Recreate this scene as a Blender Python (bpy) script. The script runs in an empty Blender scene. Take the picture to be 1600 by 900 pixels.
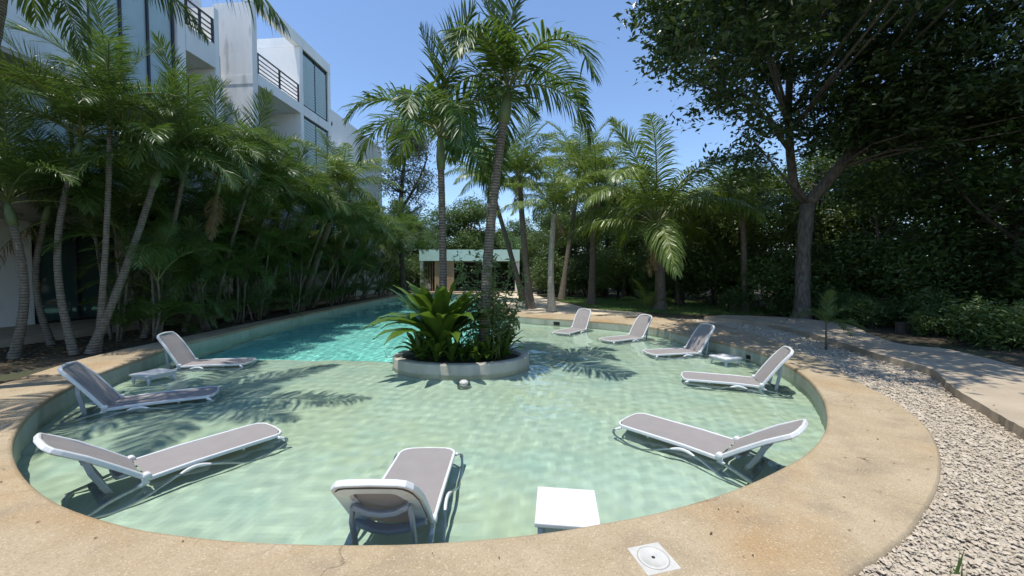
import bpy, bmesh, math, random
import numpy as np
from mathutils import Vector, Matrix

# ---------------------------------------------------------------- camera, sky, sun, exposure
sc = bpy.context.scene
COL = sc.collection
R = math.radians
CAM_H, FPX, PITCH = 1.76, 584.0, R(2.11)

cam_data = bpy.data.cameras.new('camera')
cam = bpy.data.objects.new('camera', cam_data)
COL.objects.link(cam)
cam.location = (0, 0, CAM_H)
cam.rotation_euler = (math.pi / 2 - PITCH, 0, 0)
cam_data.sensor_width = 36.0
cam_data.lens = FPX / 1600 * 36
cam_data.clip_start = 0.05
cam_data.clip_end = 3000
sc.camera = cam

SUN = Vector((-0.15, -0.13, 1.0)).normalized()          # direction towards the sun
world = bpy.data.worlds.new('World')
sc.world = world
world.use_nodes = True
wn = world.node_tree.nodes
sky = wn.new('ShaderNodeTexSky')
sky.sky_type = 'NISHITA'
sky.sun_disc = False
sky.sun_elevation = math.asin(SUN.z)
sky.sun_rotation = math.atan2(SUN.x, SUN.y)
sky.altitude = 0
sky.air_density = 1.0
sky.dust_density = 0.1
sky.ozone_density = 4.0
world.node_tree.links.new(sky.outputs[0], wn['Background'].inputs[0])
wn['Background'].inputs[1].default_value = 0.145

sun_l = bpy.data.lights.new('sun', 'SUN')
sun_l.energy = 3.5
sun_l.angle = R(0.53)
sun_l.color = (1.0, 0.95, 0.87)
sun_l.cycles.is_caustics_light = True
sun_o = bpy.data.objects.new('sun', sun_l)
COL.objects.link(sun_o)
sun_o.rotation_euler = SUN.to_track_quat('Z', 'Y').to_euler()

sc.view_settings.view_transform = 'Standard'
sc.view_settings.look = 'None'
sc.view_settings.exposure = 0.62
sc.view_settings.gamma = 1.0
sc.view_settings.use_curve_mapping = False
cy = sc.cycles
cy.use_denoising = True
cy.max_bounces = 10
cy.diffuse_bounces = 4
cy.glossy_bounces = 4
cy.transmission_bounces = 8
cy.transparent_max_bounces = 12
cy.caustics_refractive = True
cy.caustics_reflective = False
cy.sample_clamp_indirect = 6.0
cy.use_adaptive_sampling = True
cy.adaptive_threshold = 0.015

# ---------------------------------------------------------------- helpers
V3 = Vector
rng = np.random.default_rng(7)
random.seed(7)
CP, SP = math.cos(PITCH), math.sin(PITCH)

def at(px, py, z=0.0):
    """point where the photograph's pixel meets the level plane z"""
    a = (px - 800) / FPX
    b = (450 - py) / FPX
    d = Vector((a, CP + b * SP, -SP + b * CP))
    t = (z - CAM_H) / d.z
    return Vector((d.x * t, d.y * t, z))

def atd(px, py, y):
    """point on the pixel's ray at distance y in front of the camera"""
    a = (px - 800) / FPX
    b = (450 - py) / FPX
    d = Vector((a, CP + b * SP, -SP + b * CP))
    t = y / d.y
    return Vector((d.x * t, y, CAM_H + d.z * t))

def tag(o, label=None, cat=None, group=None, kind=None):
    if label: o['label'] = label
    if cat: o['category'] = cat
    if group: o['group'] = group
    if kind: o['kind'] = kind
    return o

def link(o, parent=None):
    COL.objects.link(o)
    if parent is not None:
        o.parent = parent
    return o

def empty(name, loc=(0, 0, 0), rz=0.0):
    o = bpy.data.objects.new(name, None)
    o.empty_display_size = 0.2
    COL.objects.link(o)
    o.location = loc
    o.rotation_euler = (0, 0, rz)
    return o

def put(name, me, parent=None, loc=(0, 0, 0), rot=(0, 0, 0), scale=(1, 1, 1)):
    o = bpy.data.objects.new(name, me)
    link(o, parent)
    o.location = loc
    o.rotation_euler = rot
    o.scale = scale
    return o

def np_mesh(name, verts, faces_list, mat, smooth=False):
    """verts (n,3); faces_list: list of int arrays (m,k)"""
    me = bpy.data.meshes.new(name)
    verts = np.asarray(verts, np.float32)
    me.vertices.add(len(verts))
    me.vertices.foreach_set('co', verts.ravel())
    loops = np.concatenate([np.asarray(f, np.int32).ravel() for f in faces_list])
    sizes = np.concatenate([np.full(len(f), f.shape[1], np.int32) for f in faces_list])
    me.loops.add(len(loops))
    me.loops.foreach_set('vertex_index', loops)
    me.polygons.add(len(sizes))
    starts = np.concatenate([[0], np.cumsum(sizes)[:-1]]).astype(np.int32)
    me.polygons.foreach_set('loop_start', starts)
    me.polygons.foreach_set('loop_total', sizes)
    me.polygons.foreach_set('use_smooth', np.full(len(sizes), smooth, bool))
    me.materials.append(mat)
    me.update(calc_edges=True)
    me.validate()
    return me

class MB:
    """collects shapes and links them as one mesh object"""
    def __init__(s):
        s.v = []; s.f = []; s.sm = []
    def add(s, verts, faces, smooth=False):
        b = len(s.v)
        s.v += [tuple(p) for p in verts]
        s.f += [tuple(i + b for i in f) for f in faces]
        s.sm += [smooth] * len(faces)
        return s
    def box(s, c, size, rz=0.0, rx=0.0, ry=0.0, bev=0.0):
        hx, hy, hz = size[0] / 2, size[1] / 2, size[2] / 2
        m = Matrix.Translation(c) @ Matrix.Rotation(rz, 4, 'Z') @ Matrix.Rotation(ry, 4, 'Y') @ Matrix.Rotation(rx, 4, 'X')
        if bev <= 0:
            vs = [m @ Vector((x * hx, y * hy, z * hz)) for z in (-1, 1) for y in (-1, 1) for x in (-1, 1)]
            s.add(vs, [(0, 2, 3, 1), (4, 5, 7, 6), (0, 1, 5, 4), (2, 6, 7, 3), (0, 4, 6, 2), (1, 3, 7, 5)])
        else:
            bm = bmesh.new()
            bmesh.ops.create_cube(bm, size=1.0)
            bmesh.ops.scale(bm, vec=(size[0], size[1], size[2]), verts=bm.verts)
            bmesh.ops.bevel(bm, geom=list(bm.edges), offset=bev, segments=2, affect='EDGES', profile=0.6)
            bm.verts.index_update()
            s.add([m @ v.co for v in bm.verts], [tuple(v.index for v in f.verts) for f in bm.faces], False)
            bm.free()
        return s
    def b2(s, x0, x1, y0, y1, z0, z1, bev=0.0):
        return s.box(((x0 + x1) / 2, (y0 + y1) / 2, (z0 + z1) / 2), (x1 - x0, y1 - y0, z1 - z0), bev=bev)
    def tube(s, pts, rad, n=8, caps=True, smooth=True, closed=False, prof=None, up=Vector((0, 0, 1))):
        """round (or prof-shaped) section swept along pts"""
        pts = [Vector(p) for p in pts]
        k = len(pts)
        if not hasattr(rad, '__len__'): rad = [rad] * k
        if prof is None:
            prof = [(math.cos(2 * math.pi * i / n), math.sin(2 * math.pi * i / n)) for i in range(n)]
        n = len(prof)
        vs = []
        side_prev = None
        for i, p in enumerate(pts):
            if closed: t = pts[(i + 1) % k] - pts[i - 1]
            else: t = pts[min(i + 1, k - 1)] - pts[max(i - 1, 0)]
            t.normalize()
            u = up if abs(t.dot(up)) < 0.985 else Vector((1, 0, 0))
            side = t.cross(u).normalized()
            if side_prev is not None and abs(t.dot(up)) > 0.9:
                sp = (side_prev - t * side_prev.dot(t))
                if sp.length > 0.05: side = sp.normalized()
            side_prev = side
            nu = side.cross(t).normalized()
            for a, b in prof:
                vs.append(p + side * a * rad[i] + nu * b * rad[i])
        fs = []
        m = k if closed else k - 1
        for i in range(m):
            for j in range(n):
                a = i * n + j; b = i * n + (j + 1) % n
                c = ((i + 1) % k) * n + (j + 1) % n; d = ((i + 1) % k) * n + j
                fs.append((a, b, c, d))
        if caps and not closed:
            fs.append(tuple(range(n))[::-1]); fs.append(tuple((k - 1) * n + j for j in range(n)))
        return s.add(vs, fs, smooth)
    def lathe(s, prof, n=24, c=(0, 0, 0), sx=1.0, sy=1.0, smooth=True):
        vs = []
        for r, z in prof:
            for i in range(n):
                a = 2 * math.pi * i / n
                vs.append((c[0] + r * sx * math.cos(a), c[1] + r * sy * math.sin(a), c[2] + z))
        fs = []
        for k in range(len(prof) - 1):
            for i in range(n):
                j = (i + 1) % n
                fs.append((k * n + i, k * n + j, (k + 1) * n + j, (k + 1) * n + i))
        return s.add(vs, fs, smooth)
    def mesh(s, name, mat):
        me = bpy.data.meshes.new(name)
        me.from_pydata(s.v, [], s.f)
        me.polygons.foreach_set('use_smooth', s.sm)
        for m in (mat if isinstance(mat, (list, tuple)) else [mat]):
            me.materials.append(m)
        me.update()
        return me
    def build(s, name, mat, parent=None, loc=(0, 0, 0), rot=(0, 0, 0)):
        return put(name, s.mesh(name, mat), parent, loc, rot)

def rrect(w, h, r=0.25):
    """rounded rectangle section, half sizes w,h"""
    out = []
    for cx, cz, a0 in ((1, 1, 0), (-1, 1, 90), (-1, -1, 180), (1, -1, 270)):
        for da in (0, 45, 90):
            a = R(a0 + da)
            q = r * min(w, h)
            out.append((cx * (w - q) + q * math.cos(a), cz * (h - q) + q * math.sin(a)))
    return out

def catmull(pts, per=8, closed=False):
    pts = [Vector(p) for p in pts]
    n = len(pts)
    out = []
    rngi = range(n) if closed else range(n - 1)
    for i in rngi:
        p0 = pts[(i - 1) % n] if closed else pts[max(i - 1, 0)]
        p1 = pts[i]; p2 = pts[(i + 1) % n]
        p3 = pts[(i + 2) % n] if closed else pts[min(i + 2, n - 1)]
        for k in range(per):
            t = k / per
            out.append(0.5 * ((2 * p1) + (p2 - p0) * t + (2 * p0 - 5 * p1 + 4 * p2 - p3) * t * t + (3 * p1 - p0 - 3 * p2 + p3) * t ** 3))
    if not closed: out.append(pts[-1].copy())
    return out

def offset_loop(pts, d):
    """closed 2D loop moved to its left by d"""
    n = len(pts); out = []
    for i in range(n):
        t = (pts[(i + 1) % n] - pts[i - 1]); t = Vector((t.x, t.y, 0)).normalized()
        out.append(pts[i] + Vector((-t.y, t.x, 0)) * d)
    return out

def fill_loops(loops, z):
    """triangulated flat sheet bounded by the loops (first outer, others holes)"""
    bm = bmesh.new()
    edges = []
    for lp in loops:
        vs = [bm.verts.new((p[0], p[1], z)) for p in lp]
        for i in range(len(vs)):
            edges.append(bm.edges.new((vs[i], vs[(i + 1) % len(vs)])))
    bmesh.ops.triangle_fill(bm, use_beauty=True, use_dissolve=False, edges=edges, normal=(0, 0, 1))
    for f in bm.faces:
        if f.normal.z < 0: f.normal_flip()
    bm.verts.index_update()
    v = [tuple(x.co) for x in bm.verts]
    f = [tuple(x.index for x in q.verts) for q in bm.faces]
    bm.free()
    return v, f

def inside(loop, x, y):
    """vectorised point in polygon"""
    x = np.asarray(x); y = np.asarray(y)
    res = np.zeros(x.shape, bool)
    n = len(loop)
    for i in range(n):
        x0, y0 = loop[i][0], loop[i][1]
        x1, y1 = loop[(i + 1) % n][0], loop[(i + 1) % n][1]
        c = ((y0 > y) != (y1 > y))
        with np.errstate(divide='ignore', invalid='ignore'):
            xx = (x1 - x0) * (y - y0) / (y1 - y0 + 1e-12) + x0
        res ^= c & (x < xx)
    return res

# ---------------------------------------------------------------- materials
def new_mat(name):
    m = bpy.data.materials.new(name)
    m.use_nodes = True
    nt = m.node_tree
    return m, nt, nt.nodes, nt.links, nt.nodes['Principled BSDF']

def set_in(node, name, val):
    if name in node.inputs: node.inputs[name].default_value = val

def surf(name, c1, c2, rough=0.6, scale=3.0, detail=6.0, bump=0.0, bscale=40.0, spots=None, stains=None, spec=0.4, coords='Object', metallic=0.0, dist=0.02, stretch=None):
    """two-tone noise surface; stains/spots: (colour, scale, threshold lo, hi, amount)"""
    m, nt, N, L, P = new_mat(name)
    tc = N.new('ShaderNodeTexCoord')
    src = tc.outputs[coords]
    if stretch:
        mp = N.new('ShaderNodeMapping'); mp.inputs['Scale'].default_value = stretch
        L.new(src, mp.inputs[0]); src = mp.outputs[0]
    no = N.new('ShaderNodeTexNoise'); no.inputs['Scale'].default_value = scale; no.inputs['Detail'].default_value = detail
    no.inputs['Roughness'].default_value = 0.62
    L.new(src, no.inputs['Vector'])
    mr = N.new('ShaderNodeMapRange'); mr.inputs[1].default_value = 0.3; mr.inputs[2].default_value = 0.7
    L.new(no.outputs['Fac'], mr.inputs[0])
    mix = N.new('ShaderNodeMix'); mix.data_type = 'RGBA'
    mix.inputs[6].default_value = (*c1, 1); mix.inputs[7].default_value = (*c2, 1)
    L.new(mr.outputs[0], mix.inputs[0])
    col = mix.outputs[2]
    for st in (stains or []):
        c, s_, lo, hi, amt = st
        n2 = N.new('ShaderNodeTexNoise'); n2.inputs['Scale'].default_value = s_; n2.inputs['Detail'].default_value = 5
        mp2 = N.new('ShaderNodeMapping'); mp2.inputs['Location'].default_value = (s_ * 3.1, 7.7, 1.3)
        L.new(src, mp2.inputs[0]); L.new(mp2.outputs[0], n2.inputs['Vector'])
        r2 = N.new('ShaderNodeMapRange'); r2.inputs[1].default_value = lo; r2.inputs[2].default_value = hi; r2.inputs[4].default_value = amt
        L.new(n2.outputs['Fac'], r2.inputs[0])
        m2 = N.new('ShaderNodeMix'); m2.data_type = 'RGBA'
        L.new(r2.outputs[0], m2.inputs[0]); L.new(col, m2.inputs[6]); m2.inputs[7].default_value = (*c, 1)
        col = m2.outputs[2]
    L.new(col, P.inputs['Base Color'])
    P.inputs['Roughness'].default_value = rough
    P.inputs['Metallic'].default_value = metallic
    set_in(P, 'Specular IOR Level', spec)
    if bump > 0:
        nb = N.new('ShaderNodeTexNoise'); nb.inputs['Scale'].default_value = bscale; nb.inputs['Detail'].default_value = 4
        L.new(src, nb.inputs['Vector'])
        bp = N.new('ShaderNodeBump'); bp.inputs['Strength'].default_value = bump; bp.inputs['Distance'].default_value = dist
        L.new(nb.outputs['Fac'], bp.inputs['Height']); L.new(bp.outputs[0], P.inputs['Normal'])
    return m

def add_cracks(m, scale, dark):
    """hairline cracks: edges of distorted cells, kept only in patches"""
    nt = m.node_tree; N = nt.nodes; L = nt.links; P = N['Principled BSDF']
    old = P.inputs['Base Color'].links[0].from_socket
    tc = N.new('ShaderNodeTexCoord')
    dn = N.new('ShaderNodeTexNoise'); dn.inputs['Scale'].default_value = 3.0; dn.inputs['Detail'].default_value = 6
    L.new(tc.outputs['Object'], dn.inputs['Vector'])
    va = N.new('ShaderNodeVectorMath'); va.operation = 'MULTIPLY_ADD'
    L.new(dn.outputs['Color'], va.inputs[0]); va.inputs[1].default_value = (0.35, 0.35, 0.35); L.new(tc.outputs['Object'], va.inputs[2])
    vo = N.new('ShaderNodeTexVoronoi'); vo.feature = 'DISTANCE_TO_EDGE'; vo.inputs['Scale'].default_value = scale
    L.new(va.outputs[0], vo.inputs['Vector'])
    mr = N.new('ShaderNodeMapRange'); mr.inputs[1].default_value = 0.0; mr.inputs[2].default_value = 0.006; mr.inputs[3].default_value = 1.0; mr.inputs[4].default_value = 0.0
    L.new(vo.outputs['Distance'], mr.inputs[0])
    pn_ = N.new('ShaderNodeTexNoise'); pn_.inputs['Scale'].default_value = 1.1
    L.new(tc.outputs['Object'], pn_.inputs['Vector'])
    pr = N.new('ShaderNodeMapRange'); pr.inputs[1].default_value = 0.48; pr.inputs[2].default_value = 0.6; pr.inputs[4].default_value = 0.6
    L.new(pn_.outputs['Fac'], pr.inputs[0])
    mu = N.new('ShaderNodeMath'); mu.operation = 'MULTIPLY'
    L.new(mr.outputs[0], mu.inputs[0]); L.new(pr.outputs[0], mu.inputs[1])
    mx = N.new('ShaderNodeMix'); mx.data_type = 'RGBA'
    L.new(mu.outputs[0], mx.inputs[0]); L.new(old, mx.inputs[6]); mx.inputs[7].default_value = (*dark, 1)
    L.new(mx.outputs[2], P.inputs['Base Color'])

def leaf_mat(name, c1, c2, rough=0.4, trans=0.3, tcol=None, spec=0.5, rnd=0.35):
    """leaf: colour varies from object to object and over the plant; light passes through"""
    m, nt, N, L, P = new_mat(name)
    oi = N.new('ShaderNodeObjectInfo')
    geo = N.new('ShaderNodeNewGeometry')
    no = N.new('ShaderNodeTexNoise'); no.inputs['Scale'].default_value = 2.3; no.inputs['Detail'].default_value = 3
    L.new(geo.outputs['Position'], no.inputs['Vector'])
    ma = N.new('ShaderNodeMath'); ma.operation = 'MULTIPLY_ADD'
    L.new(oi.outputs['Random'], ma.inputs[0]); ma.inputs[1].default_value = rnd; L.new(no.outputs['Fac'], ma.inputs[2])
    ma2 = N.new('ShaderNodeMath'); ma2.operation = 'MULTIPLY_ADD'
    L.new(geo.outputs['Random Per Island'], ma2.inputs[0]); ma2.inputs[1].default_value = 0.35; L.new(ma.outputs[0], ma2.inputs[2])
    mr = N.new('ShaderNodeMapRange'); mr.inputs[1].default_value = 0.35; mr.inputs[2].default_value = 1.05
    L.new(ma2.outputs[0], mr.inputs[0])
    mix = N.new('ShaderNodeMix'); mix.data_type = 'RGBA'
    mix.inputs[6].default_value = (*c1, 1); mix.inputs[7].default_value = (*c2, 1)
    L.new(mr.outputs[0], mix.inputs[0])
    L.new(mix.outputs[2], P.inputs['Base Color'])
    P.inputs['Roughness'].default_value = rough
    set_in(P, 'Specular IOR Level', spec)
    tr = N.new('ShaderNodeBsdfTranslucent')
    t = tcol or tuple(min(1, a * 2.2) for a in c2)
    hs = N.new('ShaderNodeMix'); hs.data_type = 'RGBA'; hs.inputs[0].default_value = 0.6
    L.new(mix.outputs[2], hs.inputs[6]); hs.inputs[7].default_value = (*t, 1)
    L.new(hs.outputs[2], tr.inputs['Color'])
    ms = N.new('ShaderNodeMixShader'); ms.inputs[0].default_value = trans
    L.new(P.outputs[0], ms.inputs[1]); L.new(tr.outputs[0], ms.inputs[2])
    L.new(ms.outputs[0], N['Material Output'].inputs['Surface'])
    return m

def plain(name, c, rough=0.4, spec=0.5, metallic=0.0, var=0.08):
    return surf(name, tuple(a * (1 - var) for a in c), tuple(min(1, a * (1 + var)) for a in c), rough=rough, scale=9, spec=spec, metallic=metallic)

def bark_mat(name, c1, c2, ring=0.0, rscale=9.0):
    m, nt, N, L, P = new_mat(name)
    tc = N.new('ShaderNodeTexCoord')
    mp = N.new('ShaderNodeMapping'); mp.inputs['Scale'].default_value = (6, 6, 1.6 if not ring else 5)
    L.new(tc.outputs['Object'], mp.inputs[0])
    no = N.new('ShaderNodeTexNoise'); no.inputs['Scale'].default_value = 2.2; no.inputs['Detail'].default_value = 7
    L.new(mp.outputs[0], no.inputs['Vector'])
    fac = no.outputs['Fac']
    if ring:
        wv = N.new('ShaderNodeTexWave'); wv.wave_type = 'BANDS'; wv.bands_direction = 'Z'
        wv.inputs['Scale'].default_value = rscale; wv.inputs['Distortion'].default_value = 1.2; wv.inputs['Detail'].default_value = 2
        L.new(tc.outputs['Object'], wv.inputs['Vector'])
        mm = N.new('ShaderNodeMath'); mm.operation = 'MULTIPLY_ADD'; mm.inputs[1].default_value = ring
        L.new(wv.outputs['Fac'], mm.inputs[0]); 
        m3 = N.new('ShaderNodeMath'); m3.operation = 'SUBTRACT'; m3.inputs[1].default_value = ring * 0.5
        L.new(fac, m3.inputs[0]); L.new(m3.outputs[0], mm.inputs[2])
        fac = mm.outputs[0]
    mr = N.new('ShaderNodeMapRange'); mr.inputs[1].default_value = 0.3; mr.inputs[2].default_value = 0.72
    L.new(fac, mr.inputs[0])
    mix = N.new('ShaderNodeMix'); mix.data_type = 'RGBA'
    mix.inputs[6].default_value = (*c1, 1); mix.inputs[7].default_value = (*c2, 1)
    L.new(mr.outputs[0], mix.inputs[0]); L.new(mix.outputs[2], P.inputs['Base Color'])
    P.inputs['Roughness'].default_value = 0.85
    bp = N.new('ShaderNodeBump'); bp.inputs['Strength'].default_value = 0.6; bp.inputs['Distance'].default_value = 0.02
    L.new(fac, bp.inputs['Height']); L.new(bp.outputs[0], P.inputs['Normal'])
    return m

M = {}
M['coping'] = surf('warm concrete', (0.305, 0.235, 0.142), (0.405, 0.322, 0.208), rough=0.8, scale=2.1, detail=12, bump=0.5, bscale=140, dist=0.006,
                   stains=[((0.32, 0.19, 0.075), 0.62, 0.54, 0.69, 0.65), ((0.47, 0.395, 0.28), 1.0, 0.54, 0.72, 0.6), ((0.22, 0.175, 0.12), 2.6, 0.54, 0.70, 0.5), ((0.20, 0.145, 0.09), 75.0, 0.54, 0.66, 0.5), ((0.58, 0.50, 0.37), 95.0, 0.56, 0.68, 0.5)])
add_cracks(M['coping'], 0.9, (0.10, 0.075, 0.05))
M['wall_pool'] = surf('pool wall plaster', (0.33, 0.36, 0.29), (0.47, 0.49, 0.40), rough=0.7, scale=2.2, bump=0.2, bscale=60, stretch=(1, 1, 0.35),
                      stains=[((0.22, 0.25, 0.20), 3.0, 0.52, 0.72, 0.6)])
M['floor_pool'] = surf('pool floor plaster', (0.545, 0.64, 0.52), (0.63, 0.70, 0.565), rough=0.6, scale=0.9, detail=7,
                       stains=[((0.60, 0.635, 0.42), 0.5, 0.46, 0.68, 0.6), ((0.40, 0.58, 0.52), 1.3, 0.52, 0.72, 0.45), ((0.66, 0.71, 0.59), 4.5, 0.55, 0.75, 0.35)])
M['floor_deep'] = surf('deep pool plaster', (0.30, 0.84, 0.77), (0.38, 0.88, 0.81), rough=0.6, scale=0.6)
M['soil'] = surf('dark soil', (0.035, 0.028, 0.019), (0.085, 0.067, 0.042), rough=0.95, scale=3.0, detail=9, bump=0.8, bscale=25, dist=0.04,
                 stains=[((0.05, 0.07, 0.025), 0.8, 0.48, 0.66, 0.6)])
M['sand'] = surf('pale sand', (0.50, 0.41, 0.29), (0.62, 0.53, 0.39), rough=0.95, scale=2.5, detail=8, bump=0.4, bscale=60,
                 stains=[((0.25, 0.19, 0.12), 6.0, 0.56, 0.74, 0.5)])
M['lawn'] = surf('lawn green', (0.06, 0.11, 0.025), (0.11, 0.16, 0.045), rough=0.95, scale=4, bump=0.6, bscale=90)
M['grass'] = leaf_mat('grass blades', (0.06, 0.12, 0.025), (0.12, 0.19, 0.05), rough=0.6, trans=0.3)
M['path'] = surf('path concrete', (0.32, 0.26, 0.185), (0.43, 0.36, 0.265), rough=0.8, scale=1.5, detail=9, bump=0.4, bscale=120, dist=0.008,
                 stains=[((0.22, 0.18, 0.13), 1.2, 0.55, 0.75, 0.45), ((0.16, 0.13, 0.09), 40, 0.62, 0.78, 0.5)])
M['stone'] = surf('white gravel', (0.36, 0.30, 0.225), (0.53, 0.46, 0.36), rough=0.85, scale=17, detail=2, coords='Object', stains=[((0.30, 0.24, 0.17), 31, 0.6, 0.72, 0.7)])
M['gravel_bed'] = surf('gravel bed', (0.36, 0.31, 0.24), (0.48, 0.425, 0.34), rough=0.95, scale=30, bump=0.8, bscale=50)
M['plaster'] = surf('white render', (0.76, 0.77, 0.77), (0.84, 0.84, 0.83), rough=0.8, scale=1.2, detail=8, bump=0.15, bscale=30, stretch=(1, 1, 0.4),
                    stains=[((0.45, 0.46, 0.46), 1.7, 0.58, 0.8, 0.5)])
M['plaster_old'] = surf('stained render', (0.66, 0.67, 0.67), (0.80, 0.80, 0.79), rough=0.85, scale=1.6, detail=8, bump=0.2, bscale=30, stretch=(1, 1, 0.22),
                        stains=[((0.22, 0.22, 0.21), 3.4, 0.57, 0.76, 0.55)])
M['shade_beige'] = surf('beige render', (0.44, 0.39, 0.31), (0.52, 0.47, 0.38), rough=0.85, scale=1.2)  # bounced light and shade of undersides and recesses, painted in as a warm tone
M['frame'] = plain('black aluminium', (0.018, 0.018, 0.02), rough=0.4)
M['limestone'] = surf('limestone blocks', (0.40, 0.36, 0.29), (0.56, 0.51, 0.42), rough=0.9, scale=5, bump=0.5, bscale=30)
M['mortar'] = plain('mortar', (0.27, 0.245, 0.2), rough=0.95)
M['teal'] = surf('pale teal paint', (0.52, 0.76, 0.70), (0.60, 0.82, 0.76), rough=0.7, scale=1.0)
M['tanwood'] = surf('tan panel', (0.33, 0.24, 0.15), (0.42, 0.31, 0.20), rough=0.7, scale=2, stretch=(1, 1, 0.2))
M['dark'] = plain('painted interior shade', (0.03, 0.03, 0.028), rough=0.9)
M['white_pl'] = surf('white resin', (0.59, 0.60, 0.595), (0.66, 0.67, 0.665), rough=0.38, scale=4, detail=6, stains=[((0.50, 0.50, 0.46), 6, 0.56, 0.78, 0.4)])
M['grey_pl'] = plain('grey resin', (0.30, 0.31, 0.31), rough=0.45)
M['lid'] = surf('off white lid', (0.43, 0.42, 0.385), (0.53, 0.52, 0.48), rough=0.5, scale=12, stains=[((0.5, 0.47, 0.4), 9, 0.55, 0.75, 0.4)])
M['black'] = plain('black hole', (0.01, 0.01, 0.01), rough=0.8)
M['concrete'] = surf('grey planter concrete', (0.35, 0.325, 0.26), (0.47, 0.44, 0.365), rough=0.85, scale=2.5, bump=0.3, bscale=50, stretch=(1, 1, 0.4),
                     stains=[((0.22, 0.22, 0.18), 3.1, 0.55, 0.75, 0.55)])
M['palm'] = leaf_mat('palm leaflets', (0.026, 0.065, 0.014), (0.075, 0.135, 0.024), rough=0.45, trans=0.3, tcol=(0.20, 0.30, 0.03), spec=0.4)
M['areca'] = leaf_mat('areca leaflets', (0.030, 0.070, 0.018), (0.090, 0.150, 0.030), rough=0.38, trans=0.28, tcol=(0.18, 0.30, 0.03))
M['coco'] = leaf_mat('coconut leaflets', (0.065, 0.12, 0.022), (0.17, 0.235, 0.045), rough=0.36, trans=0.34, tcol=(0.24, 0.34, 0.04))
M['rachis'] = plain('palm rib', (0.13, 0.15, 0.045), rough=0.5)
M['shaft'] = plain('crown shaft', (0.11, 0.15, 0.06), rough=0.45)
M['trunk_palm'] = bark_mat('ringed palm trunk', (0.085, 0.072, 0.052), (0.20, 0.175, 0.135), ring=0.4, rscale=5.0)
M['trunk_coco'] = bark_mat('coconut trunk', (0.07, 0.055, 0.04), (0.20, 0.165, 0.125), ring=0.5, rscale=8)
M['trunk_pale'] = bark_mat('pale palm trunk', (0.24, 0.215, 0.17), (0.42, 0.39, 0.32), ring=0.5, rscale=7)
M['bark'] = bark_mat('rough bark', (0.045, 0.036, 0.028), (0.17, 0.145, 0.115))
M['bark_dark'] = bark_mat('dark bark', (0.035, 0.028, 0.022), (0.11, 0.09, 0.07))
M['leaf_big'] = leaf_mat('dark tree leaves', (0.011, 0.030, 0.009), (0.042, 0.075, 0.018), rough=0.42, trans=0.15, tcol=(0.10, 0.18, 0.02))
M['leaf_mid'] = leaf_mat('forest leaves', (0.028, 0.062, 0.016), (0.095, 0.15, 0.035), rough=0.45, trans=0.28, tcol=(0.16, 0.25, 0.03))
M['leaf_grey'] = leaf_mat('grey green leaves', (0.09, 0.105, 0.07), (0.20, 0.215, 0.15), rough=0.5, trans=0.25, tcol=(0.18, 0.22, 0.08))
M['leaf_bush'] = leaf_mat('undergrowth leaves', (0.030, 0.060, 0.018), (0.10, 0.155, 0.04), rough=0.45, trans=0.28, tcol=(0.15, 0.24, 0.03))
M['fern'] = leaf_mat('strap leaves', (0.020, 0.052, 0.010), (0.078, 0.135, 0.020), rough=0.32, trans=0.32, tcol=(0.17, 0.29, 0.02), rnd=0.9)
M['shrub'] = leaf_mat('pale shrub leaves', (0.06, 0.10, 0.03), (0.15, 0.20, 0.07), rough=0.4, trans=0.3, tcol=(0.25, 0.33, 0.08))
M['litter'] = leaf_mat('dry leaves', (0.07, 0.04, 0.018), (0.24, 0.16, 0.07), rough=0.8, trans=0.1, tcol=(0.3, 0.18, 0.06))

def sling_mat():
    m, nt, N, L, P = new_mat('taupe sling mesh')
    tc = N.new('ShaderNodeTexCoord')
    ck = N.new('ShaderNodeTexChecker'); ck.inputs['Scale'].default_value = 260
    ck.inputs['Color1'].default_value = (0.31, 0.29, 0.282, 1); ck.inputs['Color2'].default_value = (0.25, 0.225, 0.22, 1)
    L.new(tc.outputs['Object'], ck.inputs['Vector'])
    no = N.new('ShaderNodeTexNoise'); no.inputs['Scale'].default_value = 5; no.inputs['Detail'].default_value = 5
    L.new(tc.outputs['Object'], no.inputs['Vector'])
    mr = N.new('ShaderNodeMapRange'); mr.inputs[3].default_value = 0.86; mr.inputs[4].default_value = 1.12
    L.new(no.outputs['Fac'], mr.inputs[0])
    vm = N.new('ShaderNodeVectorMath'); vm.operation = 'SCALE'
    L.new(ck.outputs['Color'], vm.inputs[0]); L.new(mr.outputs[0], vm.inputs['Scale'])
    L.new(vm.outputs[0], P.inputs['Base Color'])
    P.inputs['Roughness'].default_value = 0.7
    tr = N.new('ShaderNodeBsdfTranslucent'); tr.inputs['Color'].default_value = (0.30, 0.24, 0.20, 1)
    ms = N.new('ShaderNodeMixShader'); ms.inputs[0].default_value = 0.10
    L.new(P.outputs[0], ms.inputs[1]); L.new(tr.outputs[0], ms.inputs[2]); L.new(ms.outputs[0], N['Material Output'].inputs['Surface'])
    return m
M['sling'] = sling_mat()

def water_mat():
    m, nt, N, L, P = new_mat('pool water')
    N.remove(P)
    g = N.new('ShaderNodeBsdfGlass'); g.inputs['Roughness'].default_value = 0.0; g.inputs['IOR'].default_value = 1.333
    g.inputs['Color'].default_value = (0.92, 1.0, 0.97, 1)
    L.new(g.outputs[0], N['Material Output'].inputs['Surface'])
    return m
M['water'] = water_mat()

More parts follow.
